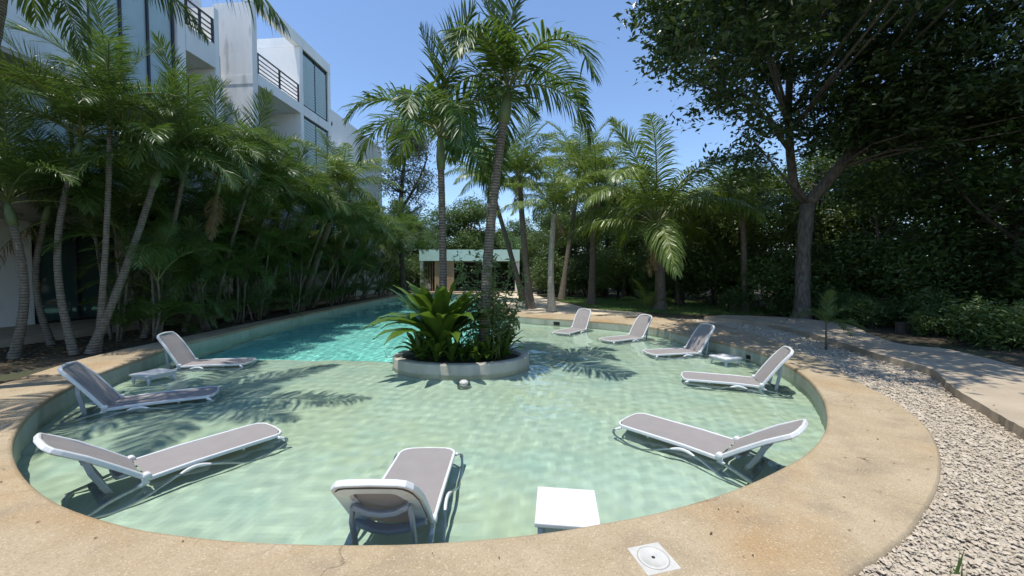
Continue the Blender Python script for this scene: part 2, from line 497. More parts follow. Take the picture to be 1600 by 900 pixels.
def glass_mat():
    m, nt, N, L, P = new_mat('tinted window glass')
    P.inputs['Base Color'].default_value = (0.06, 0.10, 0.10, 1)
    P.inputs['Roughness'].default_value = 0.04
    set_in(P, 'Specular IOR Level', 0.9)
    set_in(P, 'Coat Weight', 0.6)
    tc = N.new('ShaderNodeTexCoord')
    no = N.new('ShaderNodeTexNoise'); no.inputs['Scale'].default_value = 1.2
    L.new(tc.outputs['Object'], no.inputs['Vector'])
    bp = N.new('ShaderNodeBump'); bp.inputs['Strength'].default_value = 0.03
    L.new(no.outputs['Fac'], bp.inputs['Height']); L.new(bp.outputs[0], P.inputs['Normal'])
    return m
M['glass'] = glass_mat()
M['teal_grey'] = surf('pale teal-grey', (0.36, 0.46, 0.47), (0.42, 0.52, 0.53), rough=0.25, scale=2, spec=0.7)  # pale teal-grey for slats and some window panes

# ---------------------------------------------------------------- outlines of pool, deck and path
WZ, FZ, DEEP = -0.265, -0.60, -1.55
inner_px = [(20, 700), (38, 742), (90, 783), (190, 817), (290, 834), (400, 844), (540, 848), (680, 845), (830, 832), (940, 815), (1040, 795), (1140, 765), (1210, 735), (1260, 706), (1285, 678), (1292, 650), (1284, 618), (1262, 590), (1226, 566), (1180, 547), (1118, 532), (1074, 523), (1025, 511.5), (975, 505), (923, 501), (870, 497.5), (830, 495)]
inner = [at(x, y) for x, y in inner_px]
inner += [Vector((-0.4, 16.6, 0)), Vector((-1.5, 20.5, 0)), Vector((-2.5, 26, 0)), Vector((-3.0, 33.0, 0)), Vector((-5.0, 34.0, 0)), Vector((-8.6, 33.6, 0)), Vector((-9.4, 32.0, 0)), Vector((-9.35, 26, 0)), Vector((-9.1, 18, 0)), Vector((-8.75, 12.6, 0))]
inner += [at(x, y) for x, y in [(350, 521.5), (282, 537.5), (225, 557), (150, 584), (97, 609), (58, 634), (30, 665)]]
INNER = catmull(inner, per=6, closed=True)          # runs counter-clockwise seen from above? checked below
area = sum(INNER[i].x * INNER[(i + 1) % len(INNER)].y - INNER[(i + 1) % len(INNER)].x * INNER[i].y for i in range(len(INNER)))
if area < 0: INNER.reverse()

outer_px = [(1325, 900), (1386, 859), (1432, 816), (1468, 747), (1465, 696), (1437, 655), (1386, 619), (1345, 598), (1269, 555), (1202, 529.5), (1131, 509), (1060, 499)]
outer = [at(x, y) for x, y in outer_px]
outer += [Vector((4.6, 16.0, 0)), Vector((2.4, 16.7, 0)), Vector((0.9, 17.3, 0)), Vector((-0.4, 21, 0)), Vector((-1.4, 26.5, 0)), Vector((-1.8, 34.2, 0)), Vector((-5, 35.2, 0)), Vector((-9.2, 34.8, 0)), Vector((-10.2, 32.5, 0)), Vector((-10.1, 26, 0)), Vector((-9.8, 18, 0)), Vector((-9.45, 13, 0))]
outer += [at(x, y) for x, y in [(238, 536), (140, 557.5), (60, 581), (0, 600)]]
outer += [Vector((-7.9, 4.6, 0)), Vector((-7.0, 3.2, 0)), Vector((-5.6, 2.2, 0)), Vector((-4.0, 1.65, 0)), Vector((-2.4, 1.35, 0)), Vector((-1.0, 1.3, 0)), Vector((0.2, 1.42, 0)), Vector((1.1, 1.7, 0))]
OUTER = catmull(outer, per=6, closed=True)
area = sum(OUTER[i].x * OUTER[(i + 1) % len(OUTER)].y - OUTER[(i + 1) % len(OUTER)].x * OUTER[i].y for i in range(len(OUTER)))
if area < 0: OUTER.reverse()

path_near = [(1100, 496.5), (1192, 506), (1279, 527), (1386, 560), (1453, 579), (1488, 608), (1545, 643), (1600, 675)]
path_far = [(1600, 575), (1488, 547), (1407, 537), (1366, 524), (1315, 505), (1223, 495.5), (1130, 492)]
PTH = 0.10
near_w = [at(x, y, 0.06) for x, y in path_near]
far_w = [at(x, y, PTH) for x, y in path_far]
d_end = (near_w[-1] - near_w[-2]).normalized()
near_w += [near_w[-1] + d_end * 1.6, near_w[-1] + d_end * 3.5 + Vector((0.3, 0, 0))]
f_end = (far_w[0] - far_w[1]).normalized()
far_w = [far_w[0] + f_end * 4.5 + Vector((0, -1.2, 0)), far_w[0] + f_end * 2.0] + far_w
pn = catmull(near_w, per=10)
for i, p in enumerate(pn):
    p += Vector((random.uniform(-1, 1), random.uniform(-1, 1), 0)) * 0.009
pf = catmull(far_w, per=8)
PATH = [Vector((p.x, p.y, 0)) for p in pn + pf]

# ---------------------------------------------------------------- ground, sand, lawn
big = [Vector((-160, -60, 0)), Vector((160, -60, 0)), Vector((160, 260, 0)), Vector((-160, 260, 0))]
hole = offset_loop(INNER, -0.05)
v, f = fill_loops([big, hole], -0.06)
tag(MB().add(v, f).build('ground', M['soil']), kind='structure')

def sheet(name, pts, z, mat, per=6):
    lp = catmull(pts, per=per, closed=True) if per else [Vector(p) for p in pts]
    v, f = fill_loops([lp], z)
    return tag(MB().add(v, f).build(name, mat), kind='structure'), lp

sand_lp = [(4.9, 15.9), (2.5, 16.2), (0.9, 16.6), (-0.2, 19), (-1.2, 25), (-1.5, 34), (0.5, 40), (2.6, 40), (2.2, 33), (2.6, 27), (3.6, 22.5), (4.2, 19.6), (6.2, 17.4)]
sand, SAND = sheet('sandy_path', [Vector((a, b, 0)) for a, b in sand_lp], -0.050, M['sand'])
lawn_lp = [(4.4, 19.6), (6.4, 17.6), (9.5, 16.6), (13, 17.0), (14, 21), (11, 25.5), (7.5, 28), (4.4, 29), (3.1, 27), (3.8, 22.6)]
lawn, LAWN = sheet('lawn', [Vector((a, b, 0)) for a, b in lawn_lp], -0.046, M['lawn'])

# gravel bed sheet between deck and path
gb = [Vector((p.x, p.y, 0)) for p in pn]
gb_pts = [at(x, y) for x, y in outer_px] 
GRAVEL = [Vector((p.x, p.y, 0)) for p in reversed(pn)] + [Vector((5.2, 15.7, 0))] + [at(x, y) for x, y in reversed(outer_px)] + [Vector((1.1, 1.7, 0)), Vector((0.2, 1.42, 0)), Vector((-1.0, 1.3, 0)), Vector((-1.2, -1.2, 0)), Vector((3.5, -1.4, 0)), Vector((8.0, -1.2, 0))]
v, f = fill_loops([GRAVEL], -0.042)
tag(MB().add(v, f).build('gravel_bed', M['gravel_bed']), kind='structure')

# ---------------------------------------------------------------- pool: deck, wall, floor, water
def ring_strip(mb, loops, smooth=True):
    n = len(loops[0]); vs = []; fs = []
    for lp in loops: vs += [tuple(p) for p in lp]
    for k in range(len(loops) - 1):
        for i in range(n):
            j = (i + 1) % n
            fs.append((k * n + i, (k + 1) * n + i, (k + 1) * n + j, k * n + j))
    mb.add(vs, fs, smooth)

def at_z(lp, z): return [Vector((p.x, p.y, z)) for p in lp]
mb = MB()
v, f = fill_loops([offset_loop(OUTER, 0.02), offset_loop(INNER, -0.035)], 0.0)
mb.add(v, f)
i0 = offset_loop(INNER, -0.035)
ring_strip(mb, [at_z(i0, 0.0), at_z(offset_loop(INNER, -0.018), -0.004), at_z(offset_loop(INNER, -0.005), -0.016), at_z(INNER, -0.036), at_z(INNER, -0.075)])
ring_strip(mb, [at_z(OUTER, -0.08), at_z(OUTER, -0.016), at_z(offset_loop(OUTER, 0.02), 0.0)])
tag(mb.build('pool_deck', M['coping']), kind='structure')
mb = MB()
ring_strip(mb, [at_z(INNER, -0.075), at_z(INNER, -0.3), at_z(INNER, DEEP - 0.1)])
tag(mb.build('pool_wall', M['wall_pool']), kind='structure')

# floor: shallow shelf with a step down into the deep lane
step = [Vector((-9.6, 8.65, 0)), Vector((-7.2, 8.95, 0)), Vector((-4.5, 9.05, 0)), Vector((-2.6, 8.9, 0)), Vector((-1.1, 9.2, 0)), Vector((-0.2, 10.6, 0)), Vector((-0.3, 13.0, 0)), Vector((0.0, 15.6, 0)), Vector((0.4, 17.2, 0))]
st = catmull(step, per=6)
mb = MB()
v, f = fill_loops([[Vector((-9.6, 1.5, 0))] + [Vector((6.5, 1.5, 0)), Vector((6.5, 18, 0)), Vector((0.4, 18, 0))] + st[::-1]], FZ)
mb.add(v, f)
vs = [tuple((p.x, p.y, FZ)) for p in st] + [tuple((p.x - 0.05, p.y + 0.05, DEEP)) for p in st]
n = len(st)
mb.add(vs, [(i, i + 1, n + i + 1, n + i) for i in range(n - 1)])
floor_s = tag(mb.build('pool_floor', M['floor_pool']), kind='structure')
mb = MB()
mb.add([(-10.5, 8.5, DEEP), (1.5, 8.5, DEEP), (1.5, 35.5, DEEP), (-10.5, 35.5, DEEP)], [(0, 1, 2, 3)])
floor_d = tag(mb.build('deep_pool_floor', M['floor_deep']), kind='structure')

LOUNGE = {  # hinge x, y, heading head->foot, backrest angle
    'A': (-7.20, 8.23, 11.0, 60), 'B': (-6.12, 5.66, 30.0, 56), 'C': (-3.80, 3.72, 56.0, 42), 'D': (-0.93, 2.91, 90.5, 51), 'E': (2.46, 4.16, 133.0, 36),
    'F': (4.52, 6.80, 158.5, 56), 'G': (4.68, 9.62, 190.0, 58), 'H': (3.93, 11.80, 207.5, 57), 'I': (2.44, 13.55, 230.0, 58)}

# water: rippled surface over a closed body
def make_water():
    xs = np.arange(-10.2, 6.2, 0.055)
    ys = [1.6]
    while ys[-1] < 35.0: ys.append(ys[-1] + 0.05 + 0.0065 * max(0, ys[-1] - 5))
    ys = np.array(ys)
    X, Y = np.meshgrid(xs, ys)
    Z = np.zeros_like(X)
    g = np.random.default_rng(3)
    for lam, amp, n in ((1.7, 0.0020, 7), (0.8, 0.0010, 10), (0.38, 0.0009, 20), (0.2, 0.0010, 20)):
        for _ in range(n):
            th = g.normal(R(55), R(62))
            k = 2 * math.pi / (lam * g.uniform(0.7, 1.4))
            mod = 0.55 + 0.45 * np.sin(X * g.uniform(0.3, 0.9) + Y * g.uniform(0.3, 0.9) + g.uniform(0, 6))
            ph = 0.5 * np.sin(X * g.uniform(0.4, 1.3) - Y * g.uniform(0.4, 1.3) + g.uniform(0, 6))
            Z += amp / math.sqrt(n) * 4.6 * mod * np.sin(k * (X * math.cos(th) + Y * math.sin(th)) + ph * 2 + g.uniform(0, 6.28))
    # rings spreading from the feet of some loungers
    for key in 'BCDEF':
        hx, hy, th, _ = LOUNGE[key]
        u = Vector((math.cos(R(th)), math.sin(R(th)))); w = Vector((-u.y, u.x))
        for du, dw, a in ((1.25, 0.36, 0.006), (0.75, 0.4, 0.005), (1.25, -0.36, 0.006), (0.75, -0.4, 0.005), (0.0, 0.38, 0.004), (0.0, -0.38, 0.004)):
            cx, cy_ = hx + u.x * du + w.x * dw, hy + u.y * du + w.y * dw
            d = np.hypot(X - cx, Y - cy_)
            Z += a * np.exp(-d * 4.2) * np.sin(2 * math.pi * d / 0.13 + g.uniform(0, 6))
    ny, nx = X.shape
    top = np.stack([X, Y, Z + WZ], -1).reshape(-1, 3)
    idx = np.arange(nx * ny).reshape(ny, nx)
    q = np.stack([idx[:-1, :-1], idx[:-1, 1:], idx[1:, 1:], idx[1:, :-1]], -1).reshape(-1, 4)
    loop = np.concatenate([idx[0, :], idx[1:, -1], idx[-1, -2::-1], idx[-2:0:-1, 0]])
    base = len(top)
    low = top[loop].copy(); low[:, 2] = DEEP - 0.25
    m = len(loop)
    a = np.arange(m); b = (a + 1) % m
    side = np.stack([loop[a], base + a, base + b, loop[b]], -1)
    me = np_mesh('pool_water', np.concatenate([top, low]), [q, side], M['water'], smooth=True)
    bm = bmesh.new(); bm.from_mesh(me)
    bm.verts.ensure_lookup_table()
    bm.faces.new([bm.verts[base + i] for i in range(m)][::-1])
    bm.to_mesh(me); bm.free()
    sm = np.zeros(len(me.polygons), bool); sm[:len(q)] = True
    me.polygons.foreach_set('use_smooth', sm)
    return put('pool_water', me)
water = tag(make_water(), kind='structure')
water.cycles.is_caustics_caster = True
floor_s.cycles.is_caustics_receiver = True
floor_d.cycles.is_caustics_receiver = True
bpy.data.objects['pool_wall'].cycles.is_caustics_receiver = True

# ---------------------------------------------------------------- palm builders
def frond_mesh(name, L_, e0, droop, nl, ll, lw, ldroop, vang, mat, seed, t0=0.14, rr=0.018, power=1.25, twist=0.0, plume=0.0, yaw=0.0):
    g = np.random.default_rng(seed)
    K = 26
    pts = [Vector((0, 0, 0))]
    tans = []
    for i in range(K + 1):
        t = i / K
        a = R(e0 - droop * t ** power)
        yw = R(yaw) * t * t
        T = Vector((math.cos(a) * math.cos(yw), math.cos(a) * math.sin(yw), math.sin(a)))
        tans.append(T)
        if i < K: pts.append(pts[-1] + T * (L_ / K))
    mb = MB()
    rad = [rr * (1.25 if i == 0 else 1) * (1 - 0.86 * i / K) + 0.002 for i in range(K + 1)]
    mb.tube(pts[::2], rad[::2], n=5, caps=False)
    nv0 = len(mb.v); nf0 = len(mb.f)
    V = []; Q = []; T3 = []
    for s in (-1, 1):
        for i in range(nl):
            t = t0 + (0.995 - t0) * (i + g.uniform(-0.35, 0.35) + (0.25 if s > 0 else 0)) / nl
            t = min(max(t, t0), 0.998)
            fi = t * K; k = min(int(fi), K - 1); fr = fi - k
            P = pts[k].lerp(pts[k + 1], fr); T = tans[k].lerp(tans[min(k + 1, K)], fr).normalized()
            S = Vector((-T.y, T.x, 0)); S = (S.normalized() if S.length > 1e-4 else Vector((0, 1, 0)))
            Nn = T.cross(S) * -1
            if Nn.z < 0 and abs(T.z) < 0.99: Nn = -Nn
            q = (t - t0) / (1 - t0)
            fwd = R(72 - 46 * q + g.normal(0, 5))
            va = R(vang + twist * q + g.normal(0, 6 + plume))
            D = (T * math.cos(fwd) + (S * s * math.cos(va) + Nn * math.sin(va)) * math.sin(fwd)).normalized()
            l = ll * (0.55 + 0.45 * math.sin(math.pi * min(1, 0.18 + 0.75 * q)) - 0.42 * q ** 4) * g.uniform(0.88, 1.1)
            wv = D.cross(Nn).normalized() * lw * 0.5 * (1 - 0.35 * q)
            wv = Matrix.Rotation(g.normal(0, 0.35), 3, D) @ wv
            dr = ldroop * g.uniform(0.7, 1.35)
            G = Vector((0, 0, -1))
            p1 = P + D * l * 0.38
            D2 = (D + G * dr * 0.55).normalized(); p2 = p1 + D2 * l * 0.36
            D3 = (D + G * dr * 1.5).normalized(); p3 = p2 + D3 * l * 0.28
            b = nv0 + len(V)
            V += [P - wv * 0.45, P + wv * 0.45, p1 - wv, p1 + wv, p2 - wv * 0.78, p2 + wv * 0.78, p3]
            Q += [(b, b + 1, b + 3, b + 2), (b + 2, b + 3, b + 5, b + 4), (b + 4, b + 5, b + 6)]
    mb.v += [tuple(p) for p in V]; mb.f += Q; mb.sm += [False] * len(Q)
    me = mb.mesh(name, [M['rachis'], mat])
    mi = np.zeros(len(me.polygons), np.int32); mi[nf0:] = 1
    me.polygons.foreach_set('material_index', mi)
    return me

AD = [frond_mesh('adonidia_frond', 2.7, e, d, 72, 0.80, 0.048, ld, v, M['palm'], 10 + i, rr=0.024, power=p, plume=8, yaw=yw)
      for i, (e, d, ld, v, p, yw) in enumerate([(84, 30, 0.2, 30, 1.5, 8), (62, 122, 0.5, 18, 1.05, -10), (50, 132, 0.6, 14, 1.0, 12), (32, 125, 0.7, 8, 0.95, -8), (6, 90, 0.8, 0, 0.9, 10)])]
AR = [frond_mesh('areca_frond', 2.25, e, d, 80, 0.58, 0.022, ld, v, M['areca'], 30 + i, rr=0.017, power=p, plume=6, yaw=yw)
      for i, (e, d, ld, v, p, yw) in enumerate([(82, 40, 0.15, 32, 1.5, 8), (66, 96, 0.3, 24, 1.2, -12), (50, 108, 0.42, 18, 1.15, 14), (30, 104, 0.5, 12, 1.1, -10), (72, 122, 0.4, 22, 1.3, 5)])]
CO = [frond_mesh('coconut_frond', 4.8, e, d, 110, 0.95, 0.046, ld, v, M['coco'], 50 + i, rr=0.034, power=p, plume=6, yaw=yw, t0=0.16)
      for i, (e, d, ld, v, p, yw) in enumerate([(80, 45, 0.4, 18, 1.4, 14), (70, 88, 0.7, 10, 1.3, -14), (56, 96, 1.0, 2, 1.2, 14), (38, 92, 1.2, -6, 1.2, -12), (14, 74, 1.4, -14, 1.2, 10)])]
DEAD = [frond_mesh('dead_frond', 2.3, e, d, 40, 0.55, 0.03, 1.6, -30, M['litter'], 90 + i, rr=0.02, power=1.0, plume=16, yaw=6) for i, (e, d) in enumerate([(-35, 50), (-60, 28)])]
CN = [frond_mesh('coconut_frond', 3.9, e, d, 84, 0.90, 0.050, ld, v, M['palm'], 70 + i, rr=0.03, power=p, plume=8, yaw=yw, t0=0.16)
      for i, (e, d, ld, v, p, yw) in enumerate([(82, 34, 0.6, 18, 1.6, 10), (66, 72, 1.0, 6, 1.6, -12), (50, 84, 1.3, -4, 1.5, 12), (30, 85, 1.6, -12, 1.4, -10), (6, 66, 1.8, -20, 1.3, 8), (-30, 45, 1.2, 0, 1.2, 10)])]

def trunk_path(base, top, bow=0.0, n=14, bowdir=None):
    base, top = Vector(base), Vector(top)
    d = top - base
    side = Vector((-d.y, d.x, 0)) if bowdir is None else Vector(bowdir)
    if side.length < 1e-5: side = Vector((1, 0, 0))
    side.normalize()
    return [base.lerp(top, i / n) + side * bow * math.sin(math.pi * i / n) for i in range(n + 1)]

def ring_trunk(pts, r0, r1, flare=1.5, rings=True):
    """palm stem with leaf-scar rings"""
    fine = catmull(pts, per=5)
    n = len(fine)
    rad = []
    for i in range(n):
        t = i / (n - 1)
        r = r0 + (r1 - r0) * t ** 0.8
        r *= 1 + (flare - 1) * math.exp(-t * 9)
        if rings: r *= 1.0 + (0.035 if i % 3 == 0 else -0.01)
        rad.append(r)
    return MB().tube(fine, rad, n=10)

def palm(name, label, cat, group, base, top, r0, r1, meshes, spec, mat_trunk, bow=0.0, scale=1.0, seed=0, shaft=None, flare=1.5, bowdir=None, az0=None):
    """spec: list of (mesh index, count); each frond is its own part"""
    g = random.Random(seed)
    base = Vector(base); top = Vector(top)
    root = empty(name, base)
    tag(root, label, cat, group)
    pts = [p - base for p in trunk_path(base, top, bow, bowdir=bowdir)]
    ring_trunk(pts, r0, r1, flare).build('trunk', mat_trunk, root)
    tp = top - base
    if shaft:
        d = (pts[-1] - pts[-2]).normalized()
        MB().tube([tp - d * 0.04, tp + d * shaft * 0.3, tp + d * shaft * 0.75, tp + d * shaft], [r1 * 1.25, r1 * 1.45, r1 * 1.05, r1 * 0.7], n=9).build('crownshaft', M['shaft'], root)
        tp = tp + d * shaft * 0.92
    az = g.uniform(0, 360) if az0 is None else az0
    if name == 'coconut_palm':
        for i in range(2):
            put('dead_frond', DEAD[i], root, tp, (0, 0, g.uniform(0, 6.28)), (scale * 0.9,) * 3)
    for k, cnt in spec:
        for i in range(cnt):
            az += 137.5 + g.uniform(-18, 18)
            s = scale * g.uniform(0.88, 1.1)
            put('frond', meshes[k], root, tp + Vector((0, 0, g.uniform(-0.04, 0.06))) , (R(g.uniform(-7, 7)), R(g.uniform(-8, 8)), R(az)), (s, s, s))
    return root

def frond_at(root, me, loc, az, s=1.0, tx=0.0, ty=0.0):
    return put('frond', me, root, loc, (R(tx), R(ty), R(az)), (s, s, s))
# ---------------------------------------------------------------- apartment building on the left
ANG = math.atan(0.086)
bld = empty('apartment_building', (-13.464, 0, 0), -ANG)
tag(bld, 'white modern apartment block with stacked balconies and black railings behind the palms', 'building')
def bpart(name, mat, *boxes, parent=None, bev=0.0):
    mb = MB()
    for b in boxes: mb.b2(*b, bev=bev)
    return mb.build(name, mat, bld if parent is None else parent)
def window(t0, t1, z0, z1, n, panes=2, mat='glass', fw=0.07, depth=0.1):
    w = bpart('window', M['frame'], (n - 0.02, n + depth, t0, t0 + fw, z0, z1), (n - 0.02, n + depth, t1 - fw, t1, z0, z1),
              (n - 0.02, n + depth, t0 + fw, t1 - fw, z0, z0 + fw), (n - 0.02, n + depth, t0 + fw, t1 - fw, z1 - fw, z1))
    step_ = (t1 - t0 - 2 * fw) / panes
    for i in range(panes):
        a = t0 + fw + i * step_
        MB().b2(n + 0.02, n + 0.04, a, a + step_, z0 + fw, z1 - fw).build('pane', M[mat], w)
        if i: MB().b2(n - 0.01, n + depth - 0.004, a - 0.035, a + 0.035, z0 + fw, z1 - fw).build('mullion', M['frame'], w)
    return w
def blinds(w, t0, t1, z0, z1, n):
    k = int((z1 - z0) / 0.16)
    me = MB().b2(-0.008, 0.008, t0, t1, -0.066, 0.066).mesh('blind_slat', M['teal_grey'])
    for i in range(k):
        put('blind_slat', me, w, (n, 0, z0 + 0.09 + i * 0.16), (0, R(8), 0))
def railing(t0, t1, z, n=-0.06, h=1.0, bars=4, posts=3):
    r = bpart('railing', M['frame'], (n - 0.03, n + 0.03, t0, t1, z + h - 0.06, z + h))
    for i in range(bars):
        zz = z + 0.1 + i * (h - 0.2) / bars
        MB().b2(n - 0.018, n + 0.018, t0, t1, zz, zz + 0.045).build('rail', M['frame'], r)
    for i in range(posts):
        t = t0 + 0.04 + (t1 - t0 - 0.08) * i / (posts - 1)
        MB().b2(n - 0.034, n + 0.034, t - 0.035, t + 0.035, z, z + h - 0.055).build('post', M['frame'], r)
    return r
# body and terrace
bpart('wall', M['plaster'], (-9.0, -3.1, 2.0, 33.0, 0.0, 11.0))
bpart('roof', M['plaster_old'], (-9.0, -3.0, 2.0, 24.0, 11.0, 11.2))
bpart('terrace', M['path'], (-3.05, 0.15, 3.0, 33.0, -0.05, 0.15))
bpart('terrace_ceiling', M['shade_beige'], (-3.05, -0.02, 3.0, 17.6, 3.45, 3.86))
# ground floor: wall, sliding glass doors, stone wall of blocks
bpart('wall', M['plaster'], (-3.1, -2.95, 3.0, 11.8, 0.15, 3.45))
window(11.85, 14.05, 0.15, 3.3, -2.98, panes=2)
bpart('wall', M['shade_beige'], (-3.1, -2.62, 14.1, 14.45, 0.15, 3.45))
stone = bpart('stone_wall', M['mortar'], (-3.1, -2.66, 14.45, 17.6, 0.15, 3.45))
zz = 0.16
row = 0
while zz < 3.4:
    h = random.choice((0.22, 0.28, 0.32))
    h = min(h, 3.44 - zz)
    if h < 0.08: break
    t = 14.46
    while t < 17.55:
        w = random.uniform(0.3, 0.62)
        if 17.6 - (t + w) < 0.2: w = 17.6 - t
        pr = random.uniform(0.015, 0.045)
        MB().b2(-2.665, -2.665 + pr + 0.01, t + 0.008, t + w - 0.008, zz + 0.008, zz + h - 0.008).build('stone', M['limestone'], stone)
        t += w
    zz += h; row += 1
for t, dz in ((15.3, 2.2),):
    bpart('wall_light', M['frame'], (-2.62, -2.5, t, t + 0.5, dz, dz + 0.1))
# second level: recessed beige wall, window, railing
bpart('wall', M['shade_beige'], (-3.0, -1.2, 3.0, 14.2, 3.865, 7.3))
window(10.1, 13.2, 4.6, 7.1, -1.2, panes=2, fw=0.12, mat='teal_grey')
bpart('balcony_slab', M['plaster'], (-1.2, 0.0, 3.0, 17.4, 3.87, 4.05))
railing(8.0, 14.0, 4.05, posts=6)
bpart('wall', M['plaster'], (-1.2, -0.1, 14.2, 14.45, 4.06, 7.3))
# third level: solid white parapet, curtain glass
bpart('soffit', M['shade_beige'], (-3.05, -0.02, 3.0, 14.2, 7.3, 7.42))
bpart('parapet', M['plaster'], (-0.25, 0.0, 3.0, 10.9, 7.42, 11.9))
bpart('wall', M['plaster'], (-3.0, -1.6, 3.0, 11.2, 7.43, 14.4))
bpart('column', M['plaster'], (-0.3, 0.02, 10.93, 11.3, 7.43, 14.4))
window(11.35, 14.0, 7.5, 14.3, -0.15, panes=3, mat='teal_grey')
bpart('column', M['plaster'], (-0.4, 0.03, 14.05, 14.35, 7.43, 15.2))
bpart('roof_beam', M['plaster'], (-3.0, 0.0, 3.0, 14.04, 14.41, 15.0))
# stained balcony
bpart('balcony_slab', M['plaster_old'], (-2.2, 0.05, 14.36, 15.62, 10.15, 11.1))
bpart('wall', M['plaster'], (-2.6, -2.2, 14.36, 17.4, 3.88, 14.2))
bpart('wall', M['plaster'], (-2.2, 0.02, 15.63, 15.85, 4.06, 12.6))
railing(14.4, 15.6, 11.1, n=0.0, posts=3)
window(14.6, 15.3, 7.6, 9.8, -2.18, panes=1)
bpart('wall', M['plaster_old'], (-2.2, -1.35, 15.86, 17.5, 4.06, 10.7))
window(16.1, 16.9, 8.2, 9.8, -1.36, panes=1)
railing(15.9, 17.4, 10.7, n=-1.4, posts=2)
# projecting frame with terrace and glazed rooms
bpart('end_wall', M['plaster_old'], (-1.9, 0.0, 17.65, 17.95, 0.0, 14.25))
bpart('roof_beam', M['plaster'], (-0.32, 0.02, 17.64, 24.0, 14.26, 14.85))
bpart('roof_slab', M['plaster'], (-3.2, -0.33, 21.1, 24.0, 14.3, 14.8))
bpart('wall', M['plaster'], (-3.0, -2.7, 17.96, 24.0, 4.0, 13.8))
for z in (3.7, 7.0, 10.65):
    bpart('balcony_slab', M['plaster'], (-2.7, 0.012, 17.96, 24.0, z, z + 0.52))
    if z > 4: railing(18.0, 21.0, z + 0.52, posts=3)
bpart('partition_wall', M['plaster'], (-2.69, 0.008, 21.05, 21.3, 0.15, 14.25))
bpart('partition_wall', M['plaster'], (-2.69, 0.009, 23.72, 24.0, 0.15, 14.25))
for z0, z1 in ((4.24, 6.98), (7.54, 10.63), (11.19, 14.24)):
    w = window(21.32, 23.7, z0, z1, -0.16, panes=2)
    blinds(w, 21.4, 23.62, z0 + 0.1, z1 - 0.1, -0.085)
window(18.6, 20.4, 7.6, 9.9, -2.68, panes=2)
bpart('floor_band', M['plaster_old'], (-1.9, 0.006, 17.63, 17.648, 10.55, 10.95))
bpart('floor_band', M['plaster_old'], (-1.9, 0.006, 17.63, 17.648, 6.95, 7.3))
# lower wing behind
bpart('wing_wall', M['plaster'], (-9.0, -0.5, 24.05, 32.5, 0.0, 12.55))
bpart('wing_parapet', M['plaster'], (-0.49, 0.3, 24.6, 27.4, 8.6, 10.0))
bpart('wall_light', M['frame'], (-0.49, -0.3, 24.4, 24.7, 11.4, 11.6))
window(27.8, 29.5, 4.5, 7.0, -0.5, panes=2)

# ---------------------------------------------------------------- pool pavilion and a white house behind it
pav = empty('pool_pavilion', (0, 0, 0))
tag(pav, 'low pavilion with a deep pale teal roof band at the far end of the pool', 'pavilion')
x0, x1 = atd(655, 400, 36).x, atd(812, 400, 36).x
zt, zb = atd(700, 390, 36).z, atd(700, 407.5, 36).z
MB().b2(x0, x1, 36, 41, zb, zt).build('roof', M['teal'], pav)
MB().b2(x0 + 0.1, x1 - 0.1, 40.7, 40.9, 0, zb - 0.004).build('wall', M['dark'], pav)  # near-black colour stands in for the shade inside the pavilion
MB().b2(x0 - 0.1, x1 + 0.1, 35.4, 41, -0.058, 0.1).build('floor_slab', M['path'], pav)
for xa, xb, m in ((x0 + 0.02, x0 + 0.3, 'plaster'), (atd(675, 0, 36).x, atd(706, 0, 36).x, 'tanwood'), (x1 - 0.45, x1 - 0.02, 'plaster'), (atd(752, 0, 36).x, atd(760, 0, 36).x, 'plaster')):
    MB().b2(xa, xb, 36.2, 36.6, 0.1, zb - 0.003).build('column', M[m], pav)
for i in range(9):
    xa = x0 + 0.45 + i * 0.24
    MB().b2(xa, xa + 0.05, 36.3, 36.36, 0.1, zb - 0.003).build('slat', M['tanwood'], pav)
hs = empty('white_house', (0, 0, 0))
tag(hs, 'distant white house with a stepped roof showing above the pavilion', 'building')
a = atd(722, 355, 62); b = atd(748, 380, 62)
MB().b2(a.x, b.x + 1.5, 62, 68, 0, a.z - 0.9).build('wall', M['plaster'], hs)
MB().b2(a.x - 0.6, b.x + 0.2, 61.4, 68.2, a.z - 0.895, a.z - 0.5).build('roof', M['plaster_old'], hs)
MB().b2(a.x + 0.2, b.x - 0.6, 62.3, 66, a.z - 0.49, a.z + 0.1).build('roof_step', M['plaster'], hs)
MB().b2(a.x + 0.6, a.x + 1.8, 61.95, 62.02, a.z - 2.2, a.z - 1.3).build('window', M['frame'], hs)

# ---------------------------------------------------------------- island planter
ICX, ICY, IA, IB = -1.14, 8.42, 1.53, 1.04
isl = empty('island_planter', (ICX, ICY, 0))
tag(isl, 'oval grey concrete planter rising out of the pool water', 'planter')
NI = 64
def ell(s_, z, j=0.0):
    return [Vector((IA * s_ * math.cos(2 * math.pi * i / NI) + 0, (IB + IA * (s_ - 1)) * math.sin(2 * math.pi * i / NI), z)) for i in range(NI)]
mb = MB()
ring_strip(mb, [ell(0.87, -0.2), ell(0.87, -0.062), ell(0.885, -0.05), ell(0.985, -0.05), ell(0.997, -0.058), ell(1.0, -0.075), ell(1.0, FZ + 0.01)][::-1])
mb.build('planter_wall', M['concrete'], isl)
v, f = fill_loops([ell(0.88, 0)], -0.13)
MB().add(v, f).build('planter_soil', M['soil'], isl)

